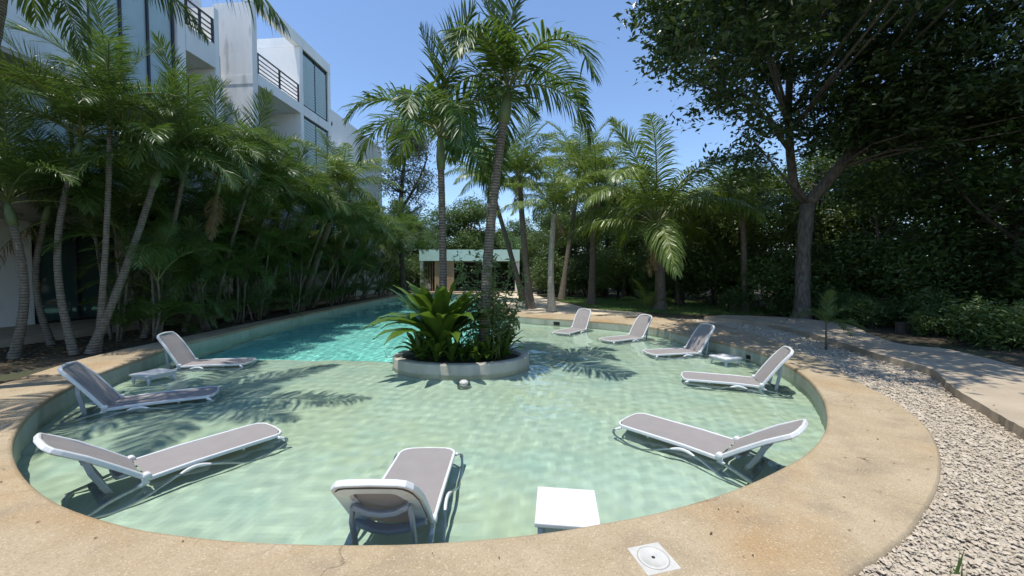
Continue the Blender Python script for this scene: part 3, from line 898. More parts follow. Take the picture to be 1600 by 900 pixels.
# ---------------------------------------------------------------- broadleaf trees
def leaf_cloud(centres, per, size, mat, name, seed, spread=0.33, flat=0.7, aspect=0.42, up=0.5):
    g = np.random.default_rng(seed)
    c = np.repeat(np.asarray(centres, float), per, 0)
    n = len(c)
    o = g.normal(0, 1, (n, 3)) * spread; o[:, 2] *= flat
    p = c + o
    d = g.normal(0, 1, (n, 3)); d[:, 2] *= 0.6; d /= np.linalg.norm(d, axis=1)[:, None]
    nn = g.normal(0, 0.75, (n, 3)); nn[:, 2] += up + 0.5
    w = np.cross(d, nn); w /= (np.linalg.norm(w, axis=1)[:, None] + 1e-9)
    l = size * g.uniform(0.6, 1.35, n)[:, None]
    nrm = np.cross(w, d)
    v0 = p - d * l * 0.5
    v1 = p + w * l * aspect * 0.5 + nrm * l * 0.07
    v2 = p + d * l * 0.5
    v3 = p - w * l * aspect * 0.5 + nrm * l * 0.07
    V = np.stack([v0, v1, v2, v3], 1).reshape(-1, 3)
    b = np.arange(n)[:, None] * 4
    F = np.concatenate([b + np.array([[0, 1, 2]]), b + np.array([[0, 2, 3]])], 0)
    return np_mesh(name, V, [F.astype(np.int32)], mat)

def blob_points(blobs, n, seed, inner_=0.35):
    g = np.random.default_rng(seed)
    vol = np.array([b[1][0] * b[1][1] * b[1][2] for b in blobs]) ** 0.8
    k = g.choice(len(blobs), n, p=vol / vol.sum())
    d = g.normal(0, 1, (n, 3)); d /= np.linalg.norm(d, axis=1)[:, None]
    r = (inner_ ** 3 + (1 - inner_ ** 3) * g.uniform(0, 1, n)) ** (1 / 3)
    r *= 1 + 0.12 * np.sin(d[:, 0] * 5 + d[:, 1] * 4 + k)
    c = np.array([b[0] for b in blobs])[k]; s_ = np.array([b[1] for b in blobs])[k]
    return c + d * r[:, None] * s_

def limb_mesh(name, stems, tips, mat, seed, r_tip=0.015, r_br=0.07):
    """stems: list of (points, radii); tips joined to the nearest stem point by bent branches"""
    g = random.Random(seed)
    mb = MB()
    nodes = []
    for pts, rad in stems:
        fine = catmull(pts, per=4)
        rr = []
        for i in range(len(fine)):
            t = i / (len(fine) - 1) * (len(rad) - 1); k = min(int(t), len(rad) - 2)
            rr.append((rad[k] + (rad[k + 1] - rad[k]) * (t - k)) * g.uniform(0.94, 1.07))
        mb.tube(fine, rr, n=9)
        nodes += [(p, r) for p, r in zip(fine, rr)][len(fine) // 3:]
    for tp in tips:
        tp = Vector(tp)
        best = min(nodes, key=lambda q: (q[0] - tp).length + max(0, q[0].z - tp.z + 0.4) * 1.5)
        b, rb = best
        mid = b.lerp(tp, 0.5) + Vector((g.uniform(-.2, .2), g.uniform(-.2, .2), g.uniform(-.1, .3)))
        r = min(r_br, rb * 0.6)
        mb.tube([b, b.lerp(mid, 0.5), mid, mid.lerp(tp, 0.6), tp], [r, r * 0.8, r * 0.6, r * 0.4, r_tip], n=5, caps=False)
    return mb.mesh(name, mat)

# --- the big dark tree beside the path
BT = at(1252, 499)
def rel(px, py, y): return atd(px, py, y) - BT
big_blobs = [(rel(1255, 40, 14.0), (5.0, 4.2, 3.3)), (rel(1105, 65, 9.9), (1.6, 1.7, 1.2)), (rel(1130, 180, 11.4), (1.0, 1.2, 0.7)), (rel(1195, 235, 12.4), (1.3, 1.5, 0.9)), (rel(1033, 42, 9.6), (1.0, 1.2, 0.7)),
             (rel(1400, 120, 12.8), (3.4, 3.2, 2.5)), (rel(1545, 60, 11.0), (3.0, 2.8, 2.6)), (rel(1330, -130, 12), (5.2, 4.6, 2.6)), (rel(1120, -70, 10.4), (2.1, 2.3, 1.4)), 
             (rel(1330, 190, 14.6), (2.4, 2.4, 1.2)), (rel(1510, 165, 12.0), (2.4, 2.2, 1.3)), (V3((6.9, 8.7, 8.8)) - BT, (2.3, 2.2, 1.4)), (V3((9.0, 7.0, 8.6)) - BT, (2.5, 2.0, 1.5)), (V3((6.3, 6.4, 8.8)) - BT, (2.1, 1.6, 1.1)), (V3((5.2, 7.6, 8.6)) - BT, (1.4, 1.3, 0.9)), (V3((8.0, 5.5, 8.8)) - BT, (1.7, 1.2, 1.0)), (V3((6.4, 11.2, 9.4)) - BT, (1.8, 1.8, 1.2))]
bt = empty('broad_tree', BT)
tag(bt, 'big dark-leaved tree with a forked rough trunk beside the concrete path', 'tree')
cl = blob_points(big_blobs, 1080, 5, 0.3)
fork = rel(1262, 318, 14.9)
stems = [([(0, 0, -0.1), (0.02, 0, 0.5), rel(1255, 400, 14.9), fork], [0.40, 0.28, 0.25, 0.235]),
         ([fork, rel(1300, 275, 14.6), rel(1345, 222, 14.2), rel(1392, 182, 13.6), rel(1450, 90, 13)], [0.24, 0.2, 0.17, 0.14, 0.07]),
         ([fork, rel(1240, 285, 15), rel(1232, 180, 14.6), rel(1238, 60, 14.2), rel(1250, -60, 14)], [0.18, 0.15, 0.13, 0.1, 0.05]),
         ([rel(1232, 180, 14.6), rel(1190, 110, 14), rel(1120, 70, 13.4)], [0.1, 0.08, 0.04]),
         ([rel(1345, 222, 14.2), rel(1340, 120, 13.6), rel(1330, -40, 12.8)], [0.12, 0.09, 0.05])]
put('trunk', limb_mesh('trunk', stems, cl[::10], M['bark'], 3), bt)
put('crown', leaf_cloud(cl, 84, 0.21, M['leaf_big'], 'crown', 6, spread=0.30, flat=0.6), bt)

# --- shared kinds of forest tree
def tree_kind(seed, h, blobs, ncl, per, size, mat, bark, r0=0.2, lean=0.4, spread=0.36):
    g = random.Random(seed)
    cl = blob_points(blobs, ncl, seed)
    top = Vector((g.uniform(-lean, lean), g.uniform(-lean, lean), h * 0.72))
    stems = [([(0, 0, -0.1), (g.uniform(-.15, .15), g.uniform(-.15, .15), h * 0.25), top * 0.62 + Vector((g.uniform(-.2, .2), 0, 0)), top], [r0 * 1.3, r0, r0 * 0.7, r0 * 0.3])]
    for k in range(3):
        a = g.uniform(0, 6.28)
        s0 = top * g.uniform(0.5, 0.7)
        e = s0 + Vector((math.cos(a) * h * 0.2, math.sin(a) * h * 0.2, h * 0.25))
        stems.append(([s0, s0.lerp(e, 0.5) + Vector((0, 0, -0.15)), e], [r0 * 0.45, r0 * 0.33, r0 * 0.14]))
    return (limb_mesh('trunk', stems, cl[::9], bark, seed, r_br=0.05), leaf_cloud(cl, per, size, mat, 'crown', seed, spread=spread))

def blobset(seed, h, w, low=0.35, n=8):
    g = random.Random(seed)
    out = []
    for i in range(n):
        z = h * g.uniform(low, 0.92)
        q = w * (1.0 - 0.55 * abs(z / h - 0.6))
        a = g.uniform(0, 6.28); r = q * g.uniform(0.1, 0.7)
        s_ = g.uniform(0.75, 1.35)
        out.append((V3((r * math.cos(a), r * math.sin(a), z)), (s_ * w * 0.42, s_ * w * 0.42, s_ * w * 0.3)))
    return out
TK = [tree_kind(101, 9.5, blobset(1, 9.5, 3.4), 330, 46, 0.21, M['leaf_mid'], M['bark_dark'], 0.19),
      tree_kind(102, 8.0, blobset(2, 8.0, 2.9, 0.3), 280, 46, 0.20, M['leaf_mid'], M['bark_dark'], 0.15),
      tree_kind(103, 11.0, blobset(3, 11.0, 3.6, 0.45), 330, 44, 0.22, M['leaf_big'], M['bark_dark'], 0.22),
      tree_kind(104, 6.5, blobset(4, 6.5, 2.4, 0.25, 7), 230, 46, 0.19, M['leaf_bush'], M['bark_dark'], 0.11)]
def forest_tree(k, x, y, s=1.0, rz=None):
    r = empty('forest_tree', (x, y, -0.05), random.uniform(0, 6.28) if rz is None else rz)
    kind_ = ['leafy mid-green', 'spreading low-branched', 'tall high-crowned dark', 'slim young'][k]
    where = 'far behind the pavilion and sandy path' if y > 40 else ('beyond the concrete path' if x > 14 and y < 24 else 'at the back of the lawn')
    tag(r, kind_ + ' forest tree ' + where, 'tree', 'woodland trees, ' + kind_ + ', ' + where)
    sx = s * random.uniform(0.92, 1.1)
    put('trunk', TK[k][0], r, scale=(sx, sx, s)); put('crown', TK[k][1], r, scale=(sx, sx, s))
    return r
for k, x, y, s in [(0, 15.5, 19.5, 1.0), (1, 12.2, 22.0, 1.0), (3, 9.6, 21.5, 1.0), (2, 18.5, 16.0, 1.0), (1, 17.0, 12.4, 1.0), (3, 15.2, 15.2, 1.0), (0, 21.0, 12.0, 1.05), (3, 17.4, 9.2, 1.1), (2, 20.5, 20.5, 1.0), (1, 16.0, 25.0, 1.1),
                   (0, 10.5, 27.5, 0.95), (2, 8.0, 32.0, 0.95), (1, 5.5, 33.5, 0.9), (0, 13.5, 32.0, 1.05), (3, 7.6, 25.6, 0.9), (2, 24.0, 27.0, 1.1), (1, 3.6, 38.0, 1.0), (0, 0.2, 46.0, 1.0), (1, -3.5, 50.0, 0.9), (2, 6.0, 44.0, 1.0),
                   (0, 19.0, 34.0, 1.1), (1, 27.0, 18.0, 1.1), (0, 24.0, 6.0, 1.1), (3, 13.2, 18.4, 0.8), (3, 19.4, 13.4, 0.9), (1, -8.0, 46.0, 1.0), (3, -9.5, 40.0, 1.0), (0, -13.5, 44.0, 1.0), (2, -18, 50, 1.0), (1, 28, 34, 1.2), (0, 33, 25, 1.2), (2, 12, 42, 1.1), (0, 22, 44, 1.2), (1, 32, 12, 1.2), (0, -6.2, 47, 1.35), (1, -4.0, 44.5, 1.3), (0, -10.8, 43.5, 0.95), (3, 6.2, 29.5, 0.95), (3, 9.5, 30.5, 1.0), (3, 12.5, 28.0, 1.0), (3, 4.2, 34.5, 1.0), (1, 8.5, 37, 1.0), (0, 14.5, 37, 1.1), (3, 17.5, 29, 1.1), (1, 22.5, 22.5, 1.1), (3, 20.5, 17.0, 1.1), (3, 14.0, 24.5, 1.0), (3, 18.6, 22.6, 1.0), (0, 1.5, 54, 1.1), (1, -5, 58, 1.1), (2, 9, 54, 1.1), (0, 16, 54, 1.2), (3, 0.6, 40.5, 1.0)]:
    forest_tree(k, x, y, s)

# --- airy grey-green tree behind the building
gt_base = V3((atd(628, 300, 31).x, 31.0, 0))
gt = empty('airy_tree', gt_base)
tag(gt, 'airy grey-green tree standing beyond the end of the apartment building', 'tree')
def relg(px, py, y=31): return atd(px, py, y) - gt_base
gb_ = [(relg(632, 235), (2.0, 2.0, 1.5)), (relg(650, 215), (1.5, 1.6, 1.1)), (relg(612, 280), (1.3, 1.5, 1.2)), (relg(650, 285), (1.5, 1.4, 1.2)), (relg(625, 200), (1.2, 1.2, 0.9)), (relg(635, 320), (1.6, 1.5, 1.0))]
gcl = blob_points(gb_, 300, 8)
put('trunk', limb_mesh('trunk', [([(0, 0, 0), relg(626, 340), relg(630, 270), relg(640, 210)], [0.25, 0.2, 0.14, 0.05]), ([relg(626, 330), relg(655, 280), relg(668, 245)], [0.13, 0.1, 0.04])], gcl[::5], M['bark_dark'], 9), gt)
put('crown', leaf_cloud(gcl, 44, 0.2, M['leaf_grey'], 'crown', 9, spread=0.36), gt)

# --- undergrowth bushes
def bush_kind(seed, w, h, ncl, per, size, mat):
    g = random.Random(seed)
    blobs = [(V3((g.uniform(-.5, .5) * w, g.uniform(-.5, .5) * w, h * g.uniform(0.3, 0.75))), (w * g.uniform(.35, .6), w * g.uniform(.35, .6), h * g.uniform(.22, .38))) for _ in range(6)]
    cl = blob_points(blobs, ncl, seed, 0.2); cl[:, 2] = np.abs(cl[:, 2]) + 0.05
    return (limb_mesh('stems', [([(g.uniform(-.1, .1), g.uniform(-.1, .1), -0.05), (g.uniform(-.3, .3), g.uniform(-.3, .3), h * 0.4), (g.uniform(-.6, .6), g.uniform(-.6, .6), h * 0.75)], [0.04, 0.03, 0.012]) for _ in range(4)], cl[::12], M['bark_dark'], seed, r_br=0.02, r_tip=0.006),
            leaf_cloud(cl, per, size, mat, 'foliage', seed, spread=0.2))
BK = [bush_kind(201, 1.5, 2.6, 120, 34, 0.17, M['leaf_bush']), bush_kind(202, 1.2, 1.7, 90, 34, 0.15, M['leaf_bush']), bush_kind(203, 1.7, 3.4, 140, 34, 0.19, M['leaf_mid'])]
def bush(k, x, y, s=1.0):
    r = empty('undergrowth_bush', (x, y, -0.05), random.uniform(0, 6.28))
    where = 'along the far edge of the concrete path' if s < 0.76 else ('behind the pavilion' if y > 33 and x < 1.4 else ('in the shade beyond the path' if x > 12 and y < 20 else 'at the back of the lawn'))
    kind_ = ['shoulder-high leafy bush', 'low rounded bush', 'tall loose bush'][k]
    tag(r, kind_ + ' ' + where, 'bush', kind_ + ' ' + where)
    put('stems', BK[k][0], r, scale=(s, s, s)); put('foliage', BK[k][1], r, scale=(s, s, s))
gr = random.Random(77)
spots = []
for x in np.arange(8.6, 25, 1.45):
    spots.append((x, 22.5 - 0.35 * (x - 9) + gr.uniform(-.7, .7)))
for y in np.arange(7.0, 18.5, 1.35): spots.append((16.3 + gr.uniform(-.8, .8), y))
for x in np.arange(3.4, 15, 1.25): spots.append((x, 30.5 + gr.uniform(-1, 1)))
for x in np.arange(1.5, 16, 1.6): spots.append((x, 38.5 + gr.uniform(-1, 1)))
for x in np.arange(12.0, 18, 1.5): spots.append((x, 16.9 + gr.uniform(-.5, .5)))
for x, y in spots: bush(gr.choice((0, 0, 1, 2)), x, y, gr.uniform(0.8, 1.15))
for i_ in range(26):
    q = at(1240 + i_ * 17, 497 + 0.165 * i_ * 17 + gr.uniform(-3, 0), 0) + V3((gr.uniform(0.5, 2.6), gr.uniform(0.3, 1.8), 0))
    bush(1, q.x, q.y, gr.uniform(0.4, 0.75))
for x, y in [(12.3, 12.9), (13.6, 12.0), (14.6, 10.6), (13.2, 14.4), (10.3, 17.4), (11.6, 16.2), (15.4, 8.2)]: bush(1, x, y, gr.uniform(0.55, 0.85))
for x, y in [(2.9, 35), (1.0, 43), (-1.5, 43.5), (-9.8, 37), (-11, 36), (-10.6, 35.5), (-12, 39)]: bush(2, x, y, gr.uniform(0.9, 1.2))

# ---------------------------------------------------------------- palms
# island: two tall palms
def island_palm(px0, px_top, py_top, y0, y1, r0, r1, seed, label, spec, bow, sc_, az0):
    b = V3((atd(px0, 500, y0).x, y0, -0.14)); t = atd(px_top, py_top, y1)
    return palm('feathery_palm', label, 'palm', None, b, t, r0, r1, AD, spec, M['trunk_palm'], bow=bow, scale=sc_, seed=seed, shaft=0.75, flare=1.25, bowdir=(1, 0, 0), az0=az0)
island_palm(756, 787, 190, 8.55, 8.6, 0.13, 0.10, 5, 'taller leaning palm with thicker grey ringed trunk in the island planter', [(0, 2), (1, 3), (2, 4), (3, 2)], -0.10, 1.05, 15)
island_palm(691, 689, 262, 8.75, 8.75, 0.10, 0.075, 9, 'slimmer upright palm with ringed trunk in the island planter', [(0, 2), (1, 3), (2, 4), (3, 2)], 0.03, 0.98, 60)

# coconut palms around the lawn and sand
def coconut(px, py_base, crown, spec, seed, label, tm='trunk_coco', r=(0.2, 0.13), sc_=1.0, bow=0.1, ybase=None, az0=None):
    b = at(px, py_base, -0.05) if ybase is None else V3((atd(px, 400, ybase).x, ybase, -0.05))
    t = atd(crown[0], crown[1], b.y + crown[2])
    return palm('coconut_palm', label, 'palm', 'coconut palms beyond the pool', b, t, r[0], r[1], CO, spec, M[tm], bow=bow, scale=sc_, seed=seed, flare=1.6, az0=az0)
coconut(1031, 484, (1026, 352, -0.2), [(0, 1), (1, 3), (2, 6), (3, 6), (4, 3)], 21, 'broad coconut palm with low arching fronds and a stout brown trunk at the lawn', r=(0.26, 0.2), sc_=1.28)
coconut(862, 487, (866, 335, 0.3), [(0, 2), (1, 5), (2, 4), (3, 4)], 24, 'coconut palm with a pale grey trunk on the sandy path', tm='trunk_pale', r=(0.17, 0.13), sc_=0.72)
coconut(829, 482, (812, 285, 0.3), [(0, 3), (1, 5), (2, 5), (3, 4)], 27, 'tall coconut palm with a dark trunk behind the island planter', r=(0.19, 0.14), sc_=0.86)
coconut(818, 470, (770, 300, -0.5), [(0, 2), (1, 4), (2, 5), (3, 4)], 29, 'coconut palm leaning over the far pool beside its darker neighbour', r=(0.19, 0.13), sc_=0.9)
coconut(1162, 488, (1160, 345, 0.0), [(0, 2), (1, 4), (2, 4), (3, 3)], 31, 'slender shaded coconut palm between the lawn and the big tree', r=(0.15, 0.11), sc_=0.62)
coconut(925, 0, (930, 300, 0), [(0, 2), (1, 5), (2, 5), (3, 4)], 33, 'coconut palm with a dark trunk at the back of the lawn', r=(0.2, 0.14), ybase=22, sc_=0.85)
coconut(878, 0, (905, 275, 0), [(0, 2), (1, 5), (2, 5), (3, 3)], 35, 'coconut palm standing far down the sandy path', r=(0.2, 0.14), ybase=26, sc_=1.0)
# young coconut beside the broad one
yb = at(1010, 482)
yc = empty('young_coconut_palm', yb); tag(yc, 'young stemless coconut palm sprouting beside the broad coconut palm', 'palm')
for i in range(7): frond_at(yc, CO[(1, 2, 1, 2, 0, 2, 1)[i]], (0, 0, 0), i * 137.5, 0.36)

# left bank: tall feathery palms leaning over the deck
LB = 'tall feathery palm with a ringed trunk in the bed along the left bank'
left = [  # base x, base y, crown px, py, distance, seed, trunk radius, frond scale
    (-10.75, 8.0, 20, 350, 8.1, 1, 0.10, 0.95), (-9.85, 8.35, 118, 245, 8.7, 2, 0.085, 0.95), (-9.6, 8.6, 172, 195, 8.9, 3, 0.075, 0.9), (-9.65, 8.5, 240, 290, 9.6, 4, 0.105, 0.95), (-10.5, 10.6, 290, 262, 10.8, 5, 0.085, 1.05),
    (-10.4, 11.8, 340, 300, 11.8, 6, 0.085, 1.05), (-10.5, 13.0, 385, 302, 13.2, 7, 0.085, 1.15), (-10.7, 14.6, 420, 325, 14.2, 8, 0.085, 1.1), (-10.8, 16.2, 452, 330, 16.2, 10, 0.085, 1.15), (-10.7, 18.2, 500, 365, 17.6, 11, 0.085, 1.15),
    (-10.8, 20.2, 540, 375, 20.2, 12, 0.085, 1.15), (-10.9, 22.4, 565, 372, 22.4, 13, 0.085, 1.2), (-10.9, 24.6, 585, 385, 24, 14, 0.085, 1.2), (-11.0, 27.0, 612, 380, 26.5, 15, 0.085, 1.2), (-11.0, 29.5, 630, 385, 29, 16, 0.085, 1.2), (-11.2, 32.0, 645, 378, 32, 17, 0.085, 1.2), (-11.9, 9.6, 70, 345, 9.4, 18, 0.085, 1.0)]
for bx, by, px, py, d, sd, r, fs_ in left:
    g = random.Random(sd)
    pr_ = palm('feathery_palm', LB, 'palm', 'feathery palms along the left bank', (bx, by, -0.06), atd(px, py, d), r * 0.82, r * 0.6, AR,
         [(0, 2), (1, 4), (2, 4), (3, 4), (4, 1)] if sd != 3 else [(0, 3), (1, 3), (2, 3), (3, 2)], M['trunk_palm'], bow=g.uniform(-0.3, 0.3), scale=fs_ * 1.12, seed=sd + 60, shaft=0.5, flare=1.35)
    if sd == 3: pr_['label'] = 'tallest slim feathery palm of the left bank, its spear leaves before the window glass'; del pr_['group']
    elif sd % 3 == 0:
        pr_['label'] = 'feathery palm on the left bank with a brown dead frond hanging from its crown'; pr_['group'] = 'left bank palms with a dead frond'
        put('dead_frond', DEAD[sd % 2], pr_, atd(px, py, d) - V3((bx, by, -0.06)), (0, 0, g.uniform(0, 6.28)), (0.8, 0.8, 0.8))
# coconut palm with long drooping frond in front of the building
b = V3((-10.6, 18.6, -0.05))
palm('coconut_palm', 'coconut palm with long drooping fronds in front of the apartment building', 'palm', None, b, atd(532, 300, 18.4), 0.17, 0.12, CO, [(0, 1), (1, 4), (2, 4), (3, 4), (4, 1)], M['trunk_coco'], scale=0.72, seed=91)
# near coconut palm whose crown hangs into the picture from above
b = V3((-9.2, 5.0, -0.05))
nr = empty('coconut_palm', b); tag(nr, 'coconut palm whose long fronds hang down in front of the white parapet', 'palm')
tp = V3((-6.9, 5.3, 6.8)) - b
ring_trunk([p for p in trunk_path((0, 0, 0), tp, 0.35)], 0.15, 0.11, 1.4).build('trunk', M['trunk_coco'], nr)
for k, az, s_, tx, ty in [(4, 175, 0.8, 0, 0), (4, 2, 1.05, 0, 0), (5, 105, 0.5, 0, 0), (4, 45, 0.62, 0, 0), (3, 140, 0.85, 0, 0), (2, 100, 0.9, 0, 0), (2, 230, 0.9, 0, 0), (1, 300, 0.9, 0, 0), (3, 265, 0.9, 0, 0), (1, 60, 0.9, 0, 0), (0, 10, 0.8, 0, 0), (2, 335, 0.8, 0, 0)]:
    frond_at(nr, CN[k], tp, az, s_, tx, ty)

# clumping palms filling the bed
def clump(x, y, h, seed, ns=4):
    g = random.Random(seed)
    root = empty('clumping_palm', (x, y, -0.06))
    where = 'right at the edge of the left deck' if x > -10.1 else ('against the terrace of the apartment building' if x < -11.1 else 'in the middle of the bed along the left bank')
    tag(root, 'bushy clump of thin-stemmed palms ' + where, 'palm', 'clumping palms ' + where)
    for i in range(ns):
        a = g.uniform(0, 6.28); hh = h * g.uniform(0.4, 1.0)
        b_ = V3((0.14 * math.cos(a), 0.14 * math.sin(a), 0)); t_ = V3((0.5 * math.cos(a) * g.uniform(0.5, 1.4), 0.5 * math.sin(a) * g.uniform(0.5, 1.4), hh))
        pts = trunk_path(b_, t_, g.uniform(-.1, .1), n=8)
        MB().tube(pts, [0.038 - 0.014 * j / 8 for j in range(9)], n=6).build('stem', M['trunk_palm'], root)
        az = g.uniform(0, 360)
        for k in g.sample((0, 1, 1, 2, 2, 3, 4, 2), 5):
            az += 137.5 + g.uniform(-20, 20)
            frond_at(root, AR[k], t_, az, g.uniform(0.75, 1.05), g.uniform(-8, 8), g.uniform(-8, 8))
    for i in range(6):   # basal shoots hiding the stems
        a = g.uniform(0, 6.28)
        frond_at(root, AR[g.choice((0, 1, 1, 2))], V3((0.1 * math.cos(a), 0.1 * math.sin(a), g.uniform(0.1, 0.5))), math.degrees(a), g.uniform(0.55, 0.85), g.uniform(-8, 8), g.uniform(-6, 10))
g = random.Random(5)
yy = 10.2
i = 0
while yy < 34:
    clump(-10.35 - g.uniform(-0.15, 0.8), yy, g.uniform(2.6, 4.8), 300 + i, ns=4 + (i % 2))
    yy += 0.9 + 0.03 * yy; i += 1
for x, y, h in [(-9.95, 10.3, 2.6), (-9.95, 12.2, 2.8), (-10.0, 14.6, 3), (-10.05, 17.2, 3), (-11.4, 11.6, 4.6), (-11.7, 13.8, 4.6), (-11.5, 15.6, 4.8), (-11.6, 17.9, 5), (-11.2, 20.5, 5), (-11.3, 23.5, 5.2)]: clump(x, y, h, 340 + int(y)); 

# seedling palm on the gravel
sb = at(1291, 546, -0.02)
seed_p = empty('seedling_palm', sb); tag(seed_p, 'small seedling palm with a bare thin stem growing out of the gravel', 'palm')
MB().tube([(0, 0, -0.03), (-0.01, 0, 0.3), (-0.02, 0, 0.62)], [0.028, 0.022, 0.018], n=7).build('trunk', M['trunk_coco'], seed_p)
for i in range(9): frond_at(seed_p, AR[(1, 2, 3, 2, 1, 3, 2, 0, 3)[i]], (-0.02, 0, 0.62), i * 137.5, 0.34 + 0.05 * (i % 2))

# ---------------------------------------------------------------- island plants
def strap_leaf(L_, w, e0, droop, seed, name='leaf'):
    g = random.Random(seed)
    K = 10; vs = []; p = V3((0, 0, 0)); 
    for i in range(K + 1):
        t = i / K
        a = R(e0 - droop * t ** 1.4)
        T = V3((math.cos(a), 0, math.sin(a))); Nn = V3((-math.sin(a), 0, math.cos(a)))
        ww = w * (0.35 + 0.65 * math.sin(math.pi * min(1, 0.12 + 0.62 * t))) * (1 - max(0, (t - 0.72) / 0.28) ** 1.6) * 0.5
        rip = 0.012 * math.sin(t * 21 + seed)
        vs += [p + V3((0, -ww, 0)) + Nn * (ww * 0.35 + rip), p + V3((0, -ww * 0.06, 0)) , p + V3((0, ww * 0.06, 0)), p + V3((0, ww, 0)) + Nn * (ww * 0.35 - rip)]
        p = p + T * (L_ / K)
    fs = []
    for i in range(K):
        for j in range(3): fs.append((i * 4 + j, i * 4 + j + 1, i * 4 + 5 + j, i * 4 + 4 + j))
    return MB().add(vs, fs, True).mesh(name, M['fern'])
SL = [strap_leaf(1.15, 0.185, e, d, i) for i, (e, d) in enumerate([(82, 25), (70, 60), (58, 85), (45, 80), (30, 75), (64, 40), (12, 60)])]
def rosette(x, y, z, n, s, seed, label, group=None, order=(0, 5, 1, 5, 1, 2, 1, 5, 2, 3, 2, 3, 3)):
    g = random.Random(seed)
    root = empty('strap_leaf_plant', (x, y, z)); tag(root, label, 'plant', group)
    az = g.uniform(0, 360)
    for i in range(n):
        az += 137.5 + g.uniform(-14, 14)
        k = order[min(len(order) - 1, int(i / n * len(order)))]
        q = s * g.uniform(0.8, 1.12)
        put('leaf', SL[k], root, (0.05 * math.cos(R(az)), 0.05 * math.sin(R(az)), g.uniform(-0.02, 0.05)), (R(g.uniform(-10, 10)), R(g.uniform(-6, 6)), R(az)), (q, q * g.uniform(0.85, 1.15), q))
    return root
rosette(-1.58, 8.2, 0.14, 58, 1.46, 4, 'large rosette of broad glossy strap leaves in the island planter')
for i, (x, y, s_) in enumerate([(-1.95, 8.15, 0.62), (-1.65, 8.0, 0.6), (-1.3, 7.98, 0.58), (-1.05, 8.05, 0.5), (-2.1, 8.45, 0.62)]):
    rosette(x, y, -0.12, 18, s_, 40 + i, 'small dark strap-leaved plant crowded under the large rosette at the planter edge', 'small strap-leaved plants under the rosette', order=(0, 5, 1, 5, 2, 1, 3, 3))
for i, (x, y, s_) in enumerate([(-0.5, 8.15, 0.6), (-0.2, 8.4, 0.6), (-0.75, 8.0, 0.5), (-0.25, 8.75, 0.6)]):
    rosette(x, y, -0.12, 16, s_, 60 + i, 'dark leafy plant beside the leaning palm trunk in the island planter', 'dark plants beside the leaning palm', order=(0, 5, 1, 5, 2, 1, 3, 3))

def wand_shrub(x, y, z, stems_, seed, label, leaf=0.16, mat='shrub'):
    """upright thin stems with leaves all along them"""
    g = random.Random(seed)
    root = empty('slender_shrub', (x, y, z)); tag(root, label, 'shrub', 'slender shrubs in the island planter')
    pts_all = []
    for i in range(stems_):
        a = g.uniform(0, 6.28); h = g.uniform(0.9, 2.5); r = g.uniform(0.1, 0.45)
        b_ = V3((g.uniform(-.18, .18), g.uniform(-.15, .15), 0)); t_ = b_ + V3((r * math.cos(a), r * math.sin(a), h))
        pp = trunk_path(b_, t_, g.uniform(-.12, .12), n=10)
        MB().tube(pp, [0.011 - 0.007 * j / 10 for j in range(11)], n=5).build('stem', M['rachis'], root)
        for q in catmull(pp[3:], per=2): pts_all.append(q)
    put('foliage', leaf_cloud(pts_all, 6, leaf, M[mat], 'foliage', seed, spread=0.085, aspect=0.3, flat=0.8), root)
wand_shrub(-0.62, 8.95, -0.12, 9, 3, 'slender shrub of upright stems with pale leaves behind the leaning palm')
wand_shrub(-0.22, 8.7, -0.12, 8, 4, 'slender leafy shrub at the right end of the planter')
wand_shrub(-1.15, 9.05, -0.12, 6, 5, 'slender shrub rising between the two island palms', leaf=0.14)
wand_shrub(-0.35, 8.2, -0.12, 6, 6, 'low loose shrub overhanging the planter wall', leaf=0.12, mat='leaf_bush')
# bare twig over the water
tw = MB()
q0 = V3((-2.35, 8.2, -0.1))
tw.tube([q0, q0 + V3((-0.15, -0.1, 0.08)), q0 + V3((-0.36, -0.12, 0.04)), q0 + V3((-0.52, -0.15, 0.14))], [0.008, 0.007, 0.005, 0.003], n=5)
for dx, dz in ((-0.2, 0.2), (-0.33, 0.17), (-0.42, 0.22)):
    tw.tube([q0 + V3((dx + 0.04, -0.12, 0.06)), q0 + V3((dx, -0.16, dz))], [0.004, 0.002], n=4)
tag(tw.build('bare_twig', M['bark_dark']), 'bare forked twig reaching over the water from the planter', 'twig')
# round light fitting at the foot of the planter
lf = empty('pool_light', at(725, 597, WZ) + V3((0, -0.02, 0)))
tag(lf, 'rounded white dome light at the waterline below the planter wall', 'light')
MB().lathe([(0.085, -0.10), (0.087, 0.0), (0.078, 0.02), (0.05, 0.04), (0.0, 0.048)], n=20).build('dome', M['lid'], lf)
MB().lathe([(0.125, -0.24), (0.125, -0.1), (0.105, -0.095)], n=20).build('ring', M['concrete'], lf)

